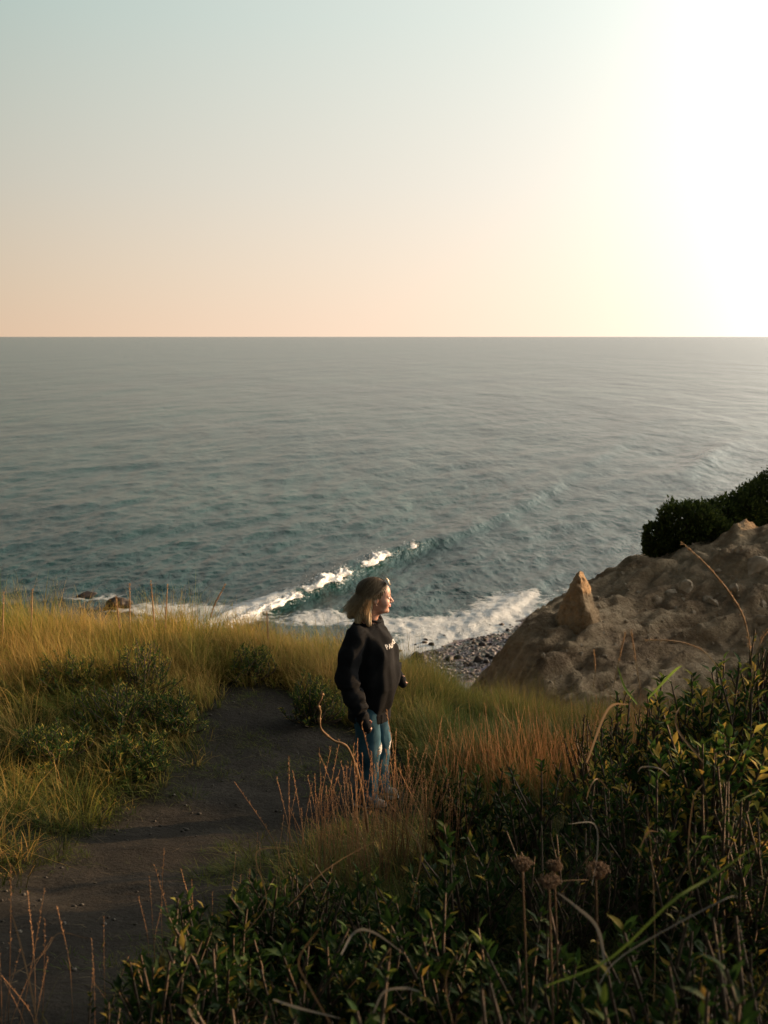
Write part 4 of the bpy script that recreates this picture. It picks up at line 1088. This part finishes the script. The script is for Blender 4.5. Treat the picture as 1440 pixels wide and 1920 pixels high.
# pebbles and crumbs of clay on the path
g = np.random.default_rng(91); n = 1100
lx, ly = g.uniform(-3.4, .5, n), g.uniform(2.0, 9.2, n); mk = (path_sd(lx, ly) < .12) & in_view(lx, ly); lx, ly = lx[mk], ly[mk]; n = len(lx)
s = .004 + .014 * g.random(n) ** 3
V = np.c_[lx, ly, ground_z(lx, ly) + s * .2][:, None] + V0[None] * s[:, None, None] * g.uniform(.7, 1.3, (n, 1, 3)); F = (F0[None] + (np.arange(n) * len(V0))[:, None, None]).reshape(-1, 3)
tag(obj('pebbles', mesh_np('pebbles', V.reshape(-1, 3), F, cols=np.repeat(mixc((.02, .017, .013), (.08, .07, .055), g.random(n)), len(V0), 0)), bpy.data.materials['cobble_mix']),
    'small pebbles and crumbs of clay scattered over the path', 'pebbles', kind='stuff')
# ------------------------------------------------------------------ the woman
def ax_nu(segs):
    return axis(segs)
def sdf_nu(fn, ax):
    X_, Y_, Z_ = np.meshgrid(*ax, indexing='ij')
    V, F = surface_nets(fn(X_, Y_, Z_), np.zeros(3), 1.0)
    return np.stack([np.interp(V[:, i], np.arange(len(ax[i])), ax[i]) for i in range(3)], 1), F
PX, PY = -.10, 6.84
pz = float(ground_z(PX, PY)) - .005
woman = empty('person', (PX, PY, pz), R(-14))
tag(woman, 'woman in black sweatshirt and blue jeans standing on the path, looking out to the right', 'person')
HO = np.array([.045, 0, 1.535]); HYAW = R(19); HPIT = R(4)
def head_co(X_, Y_, Z_):
    x, y, z = X_ - HO[0], Y_ - HO[1], Z_ - HO[2]
    c, s = math.cos(HYAW), math.sin(HYAW)
    x, y = x * c + y * s, -x * s + y * c
    c, s = math.cos(HPIT), math.sin(HPIT)
    return x * c - z * s, y, x * s + z * c
def head_pt(p):
    x, y, z = p
    c, s = math.cos(HPIT), math.sin(HPIT)
    x, z = x * c + z * s, -x * s + z * c
    c, s = math.cos(HYAW), math.sin(HYAW)
    return np.array([HO[0] + x * c - y * s, HO[1] + x * s + y * c, HO[2] + z])
def headV(V): return np.array([head_pt(p) for p in V])
def head_sdf(x, y, z):
    ya = np.abs(y)
    d = s_ell(x, y, z, (-.018, 0, .035), (.098, .077, .090))
    d = smin(d, s_ell(x, y, z, (.040, 0, -.018), (.056, .060, .088)), .03)
    d = smin(d, s_ell(x, y, z, (.048, 0, .050), (.046, .058, .046)), .03)
    d = smin(d, s_ell(x, y, z, (.036, 0, -.072), (.048, .050, .034)), .025)
    d = smin(d, s_ell(x, ya, z, (.060, .036, -.026), (.030, .026, .030)), .02)
    d = smin(d, s_ell(x, y, z, (.080, 0, -.089), (.019, .021, .017)), .016)
    d = smin(d, s_cap(x, ya, z, (.089, .008, .027), (.078, .042, .026), .010, .008), .012)
    d = smax(d, -s_ell(x, ya, z, (.101, .031, .010), (.016, .017, .012)), .012)
    d = smin(d, s_cap(x, y, z, (.092, 0, .016), (.116, 0, -.018), .0075, .0105), .010)
    d = smin(d, s_ell(x, ya, z, (.103, .011, -.022), (.010, .008, .007)), .006)
    d = smin(d, s_ell(x, y, z, (.094, 0, -.043), (.013, .023, .007)), .006)
    d = smin(d, s_ell(x, y, z, (.093, 0, -.055), (.012, .020, .007)), .006)
    d = smax(d, -s_ell(x, y, z, (.107, 0, -.0492), (.009, .022, .0022)), .004)
    ear = s_ell(x, ya, z, (-.008, .079, .000), (.019, .008, .031))
    ear = smax(ear, -s_ell(x, ya, z, (-.004, .089, .004), (.010, .007, .018)), .004)
    d = smin(d, ear, .008)
    return d
RS_, RE_, RW_ = (-.05, -.165, 1.30), (-.10, -.255, 1.02), (.02, -.285, .765)
LS_, LE_, LW_ = (-.02, .17, 1.30), (.035, .275, 1.04), (.135, .235, .915)
def body_sdf(X_, Y_, Z_):
    hx, hy, hz = head_co(X_, Y_, Z_)
    d = head_sdf(hx, hy, hz)
    ya = np.abs(Y_)
    d = smin(d, s_cap(X_, Y_, Z_, (.03, 0, 1.48), (-.02, 0, 1.34), .054, .062), .03)
    t = s_cap(X_, ya, Z_, (-.025, 0, 1.31), (-.03, .14, 1.29), .06, .055)
    t = smin(t, s_ell(X_, Y_, Z_, (.0, 0, 1.15), (.115, .155, .2)), .05)
    t = smin(t, s_ell(X_, Y_, Z_, (.02, 0, .95), (.13, .16, .18)), .06)
    t = smin(t, s_ell(X_, Y_, Z_, (-.01, 0, .80), (.12, .155, .12)), .05)
    for s_, e_, w_ in ((RS_, RE_, RW_), (LS_, LE_, LW_)):
        t = smin(t, s_cap(X_, Y_, Z_, s_, e_, .052, .040), .03)
        t = smin(t, s_cap(X_, Y_, Z_, e_, w_, .040, .027), .015)
        w = np.array(w_); f = w - np.array(e_); f /= np.linalg.norm(f)
        sd = np.array([1, 0, 0]) if w_[1] < 0 else np.array([0, 0, 1.0])
        sd = sd - f * (sd @ f); sd /= np.linalg.norm(sd)
        pal = w + f * .045
        t = smin(t, s_cap(X_, Y_, Z_, w, pal, .024, .028), .01)
        nrm_ = np.cross(f, sd) * (1 if w_[1] < 0 else -1)
        for k, (o_, l_) in enumerate(((.026, .03), (.009, .034), (-.008, .032), (-.024, .025))):
            a0 = pal + sd * o_ + f * .02; a1 = a0 + f * l_; a2 = a1 + f * l_ * .35 + nrm_ * l_ * .7
            t = smin(t, s_cap(X_, Y_, Z_, a0, a1, .0088, .0080), .004)
            t = smin(t, s_cap(X_, Y_, Z_, a1, a2, .0080, .0070), .003)
        t = smin(t, s_cap(X_, Y_, Z_, w + f * .02 + sd * .02, pal + sd * .045 + f * .01, .011, .0085), .006)
    d = smin(d, t, .03)
    for sg, kx in ((-1, .0), (1, .03)):
        d = smin(d, s_cap(X_, Y_, Z_, (0, .08 * sg, .76), (.01 + kx, .088 * sg, .47), .085, .055), .04)
        d = smin(d, s_cap(X_, Y_, Z_, (.01 + kx, .088 * sg, .47), (-.01 + kx, .09 * sg, .10), .055, .034), .02)
        d = smin(d, s_cap(X_, Y_, Z_, (-.02 + kx, .09 * sg, .055), (.11 + kx, .1 * sg, .035), .034, .026), .03)
    return d
V, F = sdf_nu(body_sdf, (axis([(-.24, -.09, .012), (-.09, .18, .0038), (.18, .30, .012)]),
                         axis([(-.36, -.12, .012), (-.12, .12, .0042), (.12, .36, .012)]),
                         axis([(-.01, 1.36, .0125), (1.36, 1.70, .0036)])))
M_skin, nt = new_mat('skin'); out = N(nt, 'ShaderNodeOutputMaterial')
b = N(nt, 'ShaderNodeBsdfPrincipled'); b.inputs['Roughness'].default_value = .5; b.inputs['Subsurface Weight'].default_value = .25
b.inputs['Subsurface Radius'].default_value = (.012, .005, .003); b.inputs['Subsurface Scale'].default_value = 1.0
tcn = N(nt, 'ShaderNodeTexCoord'); no = N(nt, 'ShaderNodeTexNoise'); no.inputs['Scale'].default_value = 22; no.inputs['Detail'].default_value = 5
L(nt, tcn.outputs['Object'], no.inputs['Vector'])
L(nt, ramp(nt, no.outputs[0], [(.35, (.44, .215, .15)), (.65, (.58, .33, .24))]), b.inputs['Base Color']); L(nt, b.outputs[0], out.inputs[0])
body = obj('body', mesh_np('body', V, F), M_skin, woman)
# small face parts
def ell_mesh(c, r, n=12):
    a = np.linspace(0, np.pi, n); bb = np.linspace(0, 2 * np.pi, 2 * n, endpoint=False)
    A2, B2_ = np.meshgrid(a, bb, indexing='ij')
    V = np.stack([np.sin(A2) * np.cos(B2_) * r[0] + c[0], np.sin(A2) * np.sin(B2_) * r[1] + c[1], np.cos(A2) * r[2] + c[2]], -1).reshape(-1, 3)
    i = np.arange(n * 2 * n).reshape(n, 2 * n)
    F = np.stack([i[:-1], i[1:], np.roll(i, -1, 1)[1:], np.roll(i, -1, 1)[:-1]], -1).reshape(-1, 4)
    return V, F
M_eye = simple_mat('eye_white', (.62, .58, .55), .25, spec=.6); M_iris = simple_mat('iris', (.03, .045, .05), .2, spec=.7)
M_lip = simple_mat('lips', (.50, .17, .14), .4, .15, 80); M_brow = simple_mat('brow_hair', (.12, .075, .04), .8)
for sg in (-1, 1):
    V, F = ell_mesh((.0845, .031 * sg, .009), (.0115, .0125, .0105)); e = obj('eye', mesh_np('eye', headV(V), F), M_eye, body)
    V, F = ell_mesh((.0925, .033 * sg, .0085), (.0045, .0055, .0055)); obj('iris', mesh_np('iris', headV(V), F), M_iris, body)
    cv = smooth_curve([(.100, .010 * sg, .031), (.098, .026 * sg, .037), (.083, .047 * sg, .032)], 8)
    V, F = tube_np(cv, np.linspace(.0034, .0015, 8), 5); obj('eyebrow', mesh_np('eyebrow', headV(V), F), M_brow, body)
for nm, z, ry in (('upper_lip', -.0435, .022), ('lower_lip', -.0548, .019)):
    V, F = ell_mesh((.0965, 0, z), (.0128, ry, .0056)); obj(nm, mesh_np(nm, headV(V), F), M_lip, body)
# sweatshirt
def fold(X_, Y_, Z_):
    return (np.abs(perlin(X_ * 6 + 3, Y_ * 6, Z_ * 3.2)) * .034 + perlin(X_ * 15, Y_ * 15, Z_ * 5 + 4) * .012 + .006 + perlin(X_ * 11, Y_ * 11, Z_ * 13 + 9) * .005 - .006)
def shirt_sdf(X_, Y_, Z_):
    ya = np.abs(Y_)
    d = s_cap(X_, ya, Z_, (-.025, .02, 1.325), (-.04, .145, 1.298), .072, .074)
    d = smin(d, s_ell(X_, Y_, Z_, (.015, 0, 1.17), (.160, .185, .21)), .05)
    d = smin(d, s_ell(X_, ya, Z_, (.095, .075, 1.12), (.095, .085, .10)), .05)
    d = smin(d, s_ell(X_, Y_, Z_, (.035, 0, .97), (.185, .195, .25)), .06)
    d = smin(d, s_ell(X_, Y_, Z_, (-.05, 0, 1.08), (.145, .185, .30)), .05)
    d = smin(d, s_ell(X_, Y_, Z_, (-.005, 0, .80), (.180, .195, .15)), .05)
    d = d + fold(X_, Y_, Z_)
    # gathered hem with a ribbed band
    d = smax(d, .672 - Z_, .02)
    rib = s_ell(X_, Y_, Z_ * 0 + .70, (-.005, 0, .70), (.152, .170, .5))
    band = np.maximum(rib + .0025 * np.sin(np.arctan2(Y_, X_) * 70), np.abs(Z_ - .685) - .034)
    d = smin(d, band, .012)
    for s_, e_, w_ in ((RS_, RE_, RW_), (LS_, LE_, LW_)):
        s_, e_, w_ = map(np.array, (s_, e_, w_))
        m_ = (s_ + e_) / 2 + [-.015, 0, 0]
        a = s_cap(X_, Y_, Z_, s_, m_, .076, .077)
        a = smin(a, s_cap(X_, Y_, Z_, m_, e_, .077, .072), .03)
        w1 = e_ + (w_ - e_) * .72
        a = smin(a, s_cap(X_, Y_, Z_, e_, w1, .074, .066), .03)
        a = smin(a, s_cap(X_, Y_, Z_, w1, w_, .063, .046), .02)
        f = (w_ - e_) / np.linalg.norm(w_ - e_)
        al_ = (X_ - e_[0]) * f[0] + (Y_ - e_[1]) * f[1] + (Z_ - e_[2]) * f[2]
        a = a + .009 * np.sin(al_ * 75 + perlin(X_ * 9, Y_ * 9, Z_ * 9) * 5) * sstep(.0, .08, al_) + np.abs(perlin(X_ * 9, Y_ * 9 + 5, Z_ * 7)) * .016 - .004
        a = smin(a, s_cap(X_, Y_, Z_, w_ + f * .01, w_ + f * .06, .041, .040) , .012)     # ribbed cuff drawn over the hand
        a = smin(a, s_cap(X_, Y_, Z_, w_ + f * .075, w_ + f * .095, .038, .030), .01)
        d = smin(d, a, .022)
    # neck opening
    d = smax(d, -s_cap(X_, Y_, Z_, (.01, 0, 1.395), (.05, 0, 1.50), .068, .075), .01)
    ring = np.sqrt((np.sqrt(((X_ - .012) / 1.0) ** 2 + Y_ ** 2) - .073) ** 2 + (Z_ - 1.392 + (X_ - .012) * .28) ** 2) - .010
    return smin(d, ring, .008)
V, F = sdf_mesh(shirt_sdf, (-.32, -.40, .63), (.30, .42, 1.46), .0078)
M_shirt = simple_mat('black_fleece', (.010, .010, .011), .92, .25, 9, bump=.35, bscale=900, spec=.15)
shirt = obj('sweatshirt', mesh_np('sweatshirt', V, F), M_shirt, woman)
bv = BVHTree.FromPolygons([tuple(p) for p in V], [tuple(int(a) for a in q) for q in F])
M_print = simple_mat('white_print', (.80, .76, .72), .7)
def print_text(s, yc, zc, size, width, fromx, off=.0025):
    cu = bpy.data.curves.new('t', 'FONT'); cu.body = s; cu.size = 1; cu.align_x = 'CENTER'; cu.align_y = 'CENTER'; cu.resolution_u = 3; cu.offset = .018
    to = bpy.data.objects.new('t', cu); COL.objects.link(to)
    bpy.context.view_layer.update()
    me = bpy.data.meshes.new_from_object(to.evaluated_get(bpy.context.evaluated_depsgraph_get()))
    bpy.data.objects.remove(to)
    # subdivide long edges a little so that it follows the cloth
    import bmesh
    bm = bmesh.new(); bm.from_mesh(me); bmesh.ops.triangulate(bm, faces=bm.faces)
    bmesh.ops.subdivide_edges(bm, edges=[e for e in bm.edges if e.calc_length() > .15], cuts=2)
    xsx = [v.co.x for v in bm.verts]; sc_ = width / (max(xsx) - min(xsx)); sgn = 1 if fromx > 0 else -1
    for v in bm.verts:
        y = yc + v.co.x * sc_ * sgn; z = zc + v.co.y * size
        hit_ = bv.ray_cast(Vector((fromx, y, z)), Vector((-sgn, 0, 0)))
        v.co = (hit_[0] + hit_[1] * off) if hit_[0] else Vector((0, y, z))
    bm.to_mesh(me); bm.free()
    return me
obj('chest_print', print_text('PALEKTON', -.012, 1.212, .046, .185, .6), M_print, shirt)
obj('back_print', print_text('PALEKTON', 0, 1.20, .05, .24, -.6), M_print, shirt)
obj('back_print', print_text('PALEKTON', 0, 1.14, .05, .24, -.6), M_print, shirt)
# jeans
def jeans_sdf(X_, Y_, Z_):
    d = s_ell(X_, Y_, Z_, (-.01, 0, .79), (.145, .172, .15))
    for sg, kx in ((-1, .0), (1, .03)):
        l = s_cap(X_, Y_, Z_, (0, .085 * sg, .74), (.012 + kx, .093 * sg, .45), .098, .080)
        l = smin(l, s_cap(X_, Y_, Z_, (.012 + kx, .093 * sg, .45), (-.008 + kx, .096 * sg, .12), .083, .086), .03)
        l = smin(l, s_cap(X_, Y_, Z_, (-.008 + kx, .096 * sg, .12), (-.0 + kx, .096 * sg, .02), .086, .090), .02)
        l = l + np.abs(perlin(X_ * 9 + sg, Y_ * 9, Z_ * 6)) * .020 + .004 * np.sin(Z_ * 60 + perlin(X_ * 8, Y_ * 8, Z_ * 4) * 6) * sstep(.35, .1, Z_) - .006
        d = smin(d, l, .016)
    return smax(d, .052 - Z_, .008)
V, F = sdf_mesh(jeans_sdf, (-.18, -.24, .03), (.20, .24, .90), .0085)
M_jeans, nt = new_mat('faded_denim'); out = N(nt, 'ShaderNodeOutputMaterial'); b = N(nt, 'ShaderNodeBsdfPrincipled'); b.inputs['Roughness'].default_value = .9; b.inputs['Specular IOR Level'].default_value = .15
tcn = N(nt, 'ShaderNodeTexCoord'); no = N(nt, 'ShaderNodeTexNoise'); no.inputs['Scale'].default_value = 7; no.inputs['Detail'].default_value = 7; L(nt, tcn.outputs['Object'], no.inputs['Vector'])
L(nt, ramp(nt, no.outputs[0], [(.34, (.022, .065, .095)), (.52, (.035, .095, .130)), (.74, (.08, .155, .19))]), b.inputs['Base Color'])
wv = N(nt, 'ShaderNodeTexWave'); wv.inputs['Scale'].default_value = 260; wv.inputs['Distortion'].default_value = 2; L(nt, tcn.outputs['Object'], wv.inputs['Vector'])
bp = N(nt, 'ShaderNodeBump'); bp.inputs['Strength'].default_value = .3; bp.inputs['Distance'].default_value = .002; L(nt, wv.outputs[0], bp.inputs['Height']); L(nt, bp.outputs[0], b.inputs['Normal'])
L(nt, b.outputs[0], out.inputs[0])
jeans = obj('jeans', mesh_np('jeans', V, F), M_jeans, woman)
bvj = BVHTree.FromPolygons([tuple(p) for p in V], [tuple(int(a) for a in q) for q in F])
M_thread = simple_mat('frayed_thread', (.62, .60, .56), .95, .1, 60)
g = np.random.default_rng(77)
def fray(cx, cy, cz, w, h, n, name='frayed_rip'):
    parts = []
    for i in range(n):
        z = cz + g.uniform(-h, h); pts = []
        for k in np.linspace(-1, 1, 6):
            y = cy + w * k * g.uniform(.7, 1.1); hh = bvj.ray_cast(Vector((.6, y, z + g.normal() * .002)), Vector((-1, 0, 0)))
            if hh[0]: pts.append(np.array(hh[0]) + np.array(hh[1]) * .003)
        if len(pts) > 2: parts.append(tube_np(np.array(pts), .0016, 4))
    V, F = merge(parts); obj(name, mesh_np(name, V, F), M_thread, jeans)
fray(0, -.09, .46, .04, .03, 16); fray(0, .10, .42, .04, .03, 16)
# shoes
def shoe_sdf(sg, kx):
    def fn(X_, Y_, Z_):
        x, y = X_ - kx, Y_ - .098 * sg
        d = s_cap(x, y, Z_, (-.055, 0, .058), (.115, .006 * sg, .040), .044, .036)
        d = smin(d, s_cap(x, y, Z_, (-.03, 0, .09), (.02, 0, .10), .040, .036), .03)
        return smax(d, .020 - Z_, .004)
    return fn
M_shoe = simple_mat('pale_suede', (.42, .38, .34), .9, .2, 40, bump=.2, bscale=200); M_sole = simple_mat('white_rubber', (.6, .58, .54), .7, .1, 30)
for sg, kx in ((-1, 0), (1, .03)):
    V, F = sdf_mesh(shoe_sdf(sg, kx), (-.13, .098 * sg - .08, .0), (.23, .098 * sg + .08, .15), .006)
    sh = obj('shoe', mesh_np('shoe', V, F), M_shoe, woman)
    a = np.linspace(0, 2 * np.pi, 28, endpoint=False)
    ox = .030 + kx + .130 * np.cos(a); oy = .098 * sg + (.045 + .004 * np.cos(a)) * np.sin(a)
    V = np.concatenate([np.c_[ox, oy, np.full(28, z)] * 1.0 for z in (.002, .030)]); i = np.arange(28)
    F = [np.stack([i, (i + 1) % 28, (i + 1) % 28 + 28, i + 28], 1), i[None, ::-1], (i + 28)[None]]
    obj('sole', mesh_np('sole', V, F, smooth=False), M_sole, sh)
# hair
def hair_sdf(X_, Y_, Z_):
    x, y, z = head_co(X_, Y_, Z_)
    ya = np.abs(y)
    cap = s_ell(x, y, z, (-.022, 0, .040), (.113, .089, .097))
    # hairline: behind a slanted surface that runs from the forehead over the temple to behind the ear
    face = s_ell(x, y, z, (.085, 0, -.045), (.088, .12, .128))
    cap = smax(cap, -face, .008)
    cap = smax(cap, -(z + .015 + np.clip(x + .03, -1, 0) * 1.2), .02)
    d = cap
    d = smin(d, s_cap(x, y, z, (-.060, 0, .03), (-.125, 0, -.10), .078, .050), .03)
    d = smin(d, s_cap(x, y, z, (-.125, -.01, -.10), (-.175, -.02, -.135), .040, .018), .03)
    d = smin(d, s_cap(x, ya, z, (-.040, .064, .02), (-.066, .078, -.09), .026, .027), .02)
    d = smin(d, s_cap(x, ya, z, (-.066, .078, -.09), (-.045, .088, -.165), .027, .018), .02)
    d = smin(d, s_cap(x, ya, z, (-.09, .045, -.03), (-.12, .06, -.155), .045, .024), .02)
    flow = np.arctan2(y, x + .03) * 14
    return d + .0028 * np.sin(flow * 3 + perlin(x * 14, y * 14, z * 8) * 6) + .004 * perlin(x * 30, y * 30, z * 7)
V, F = sdf_mesh(hair_sdf, (-.20, -.16, 1.30), (.17, .16, 1.70), .0042)
M_hair, nt = new_mat('hair'); out = N(nt, 'ShaderNodeOutputMaterial'); b = N(nt, 'ShaderNodeBsdfPrincipled'); b.inputs['Roughness'].default_value = .5; b.inputs['Specular IOR Level'].default_value = .35
ca = N(nt, 'ShaderNodeAttribute', attribute_name='col').outputs['Color']; L(nt, ca, b.inputs['Base Color'])
tr = N(nt, 'ShaderNodeBsdfTranslucent'); L(nt, ca, tr.inputs[0]); mx = N(nt, 'ShaderNodeMixShader'); mx.inputs[0].default_value = .2
L(nt, b.outputs[0], mx.inputs[1]); L(nt, tr.outputs[0], mx.inputs[2]); L(nt, mx.outputs[0], out.inputs[0])
def hair_col(hz, r):
    k = np.clip((.06 - hz) / .16, 0, 1) * .75 + .35 * r
    return mixc((.075, .045, .026), (.66, .48, .28), np.clip(k, 0, 1))
hx, hy, hz = head_co(V[:, 0], V[:, 1], V[:, 2])
hair = obj('hair', mesh_np('hair', V, F, cols=hair_col(hz, np.clip(.4 + perlin(hx * 40, hy * 40, hz * 6), 0, 1)) * .8), M_hair, woman)
g = np.random.default_rng(12)
Vs, Fs, Cs, o = [], [], [], 0
for i in range(2200):
    sg = g.choice([-1, 1]); az0 = g.uniform(8, 178); az1 = max(az0, 98 + g.uniform(0, 60)); 
    if az0 > 120: az1 = az0
    th0 = g.uniform(4, 45); th1 = 100 + g.uniform(-6, 6)
    e = 1.02 + g.random() ** 2 * .11; pts = []
    for t in np.linspace(0, 1, 8):
        th = R(th0 + (th1 - th0) * t); a_ = R(az0 + (az1 - az0) * t ** .8) * sg
        pts.append(np.array([-.022 + .113 * e * math.sin(th) * math.cos(a_), .089 * e * math.sin(th) * math.sin(a_), .040 + .097 * e * math.cos(th)]))
    last = pts[-1]; outw = np.array([last[0] + .02, last[1], 0]); outw /= np.linalg.norm(outw) + 1e-6
    ln = g.uniform(.08, .17); wind = g.uniform(.1, .75) * (1 if az1 > 130 else .35); cl_ = g.normal() * .018; ph = g.uniform(0, 6)
    for t in np.linspace(0, 1, 9)[1:]:
        pts.append(last + outw * (.018 * math.sin(t * 2.2) - .02 * t * t) + np.array([-wind * ln * t ** 1.3, cl_ * math.sin(ph + t * 5), -ln * t * (1 - .25 * wind * t)]))
    pts = headV(np.array(pts)); n = len(pts)
    sd = np.cross(np.gradient(pts, axis=0), pts - (HO + [-.02, 0, .0])); sd /= np.linalg.norm(sd, axis=1)[:, None] + 1e-9
    w = np.linspace(1, .35, n)[:, None] * g.uniform(.0010, .0024)
    Vs.append(np.stack([pts - sd * w, pts + sd * w], 1).reshape(-1, 3)); j = np.arange(n - 1) * 2 + o
    Fs.append(np.stack([j, j + 1, j + 3, j + 2], 1)); o += 2 * n
    Cs.append(np.repeat(hair_col(pts[:, 2] - HO[2], np.full(n, g.random() ** 1.2)), 2, 0))
obj('hair_strands', mesh_np('hair_strands', np.concatenate(Vs), np.concatenate(Fs), cols=np.concatenate(Cs)), M_hair, hair)
# sunglasses pushed up on the head
M_gold = simple_mat('gold_wire', (.75, .60, .42), .25, metal=.9); M_lens = simple_mat('dark_lens', (.015, .015, .018), .08, spec=.8)
sg_e = empty('sunglasses'); sg_e.parent = woman
# (lenses lie on the hair above the forehead, arms run down to the ears)
fr = []
for s_ in (-1, 1):
    c = np.array([.078, .034 * s_, .126]); nrm = np.array([.80, .05 * s_, .60]); nrm /= np.linalg.norm(nrm)
    u_ = np.array([0, 1, 0]) - nrm * nrm[1]; u_ /= np.linalg.norm(u_); w_ = np.cross(nrm, u_)
    a = np.linspace(0, 2 * np.pi, 21)
    ringp = c + .027 * np.cos(a)[:, None] * u_ + .025 * np.sin(a)[:, None] * w_
    fr.append(tube_np(headV(ringp), .0026, 5))
    fr.append(tube_np(headV(smooth_curve([c + u_ * .027 * s_, (.045, .080 * s_, .100), (.005, .094 * s_, .045), (-.020, .092 * s_, .012)], 12)), .0020, 5))
    pc = headV(c + .026 * np.cos(a[:-1])[:, None] * u_ + .024 * np.sin(a[:-1])[:, None] * w_)
    th_ = (head_pt(nrm) - head_pt((0, 0, 0))) * .0012
    V = np.concatenate([pc + th_, pc - th_]); i = np.arange(20)
    obj('lens', mesh_np('lens', V, [i[None], (i + 20)[None, ::-1], np.stack([i, i + 20, (i + 1) % 20 + 20, (i + 1) % 20], 1)], smooth=False), M_lens, sg_e)
fr.append(tube_np(headV(smooth_curve([(.074, -.007, .128), (.078, 0, .133), (.074, .007, .128)], 6)), .0014, 5))
V, F = merge(fr); obj('wire_frame', mesh_np('wire_frame', V, F), M_gold, sg_e)
for s_ in (-1, 1):
    V, F = ell_mesh((-.004, .086 * s_, -.031), (.003, .003, .0032), 8); obj('earring', mesh_np('earring', headV(V), F), M_gold, woman)
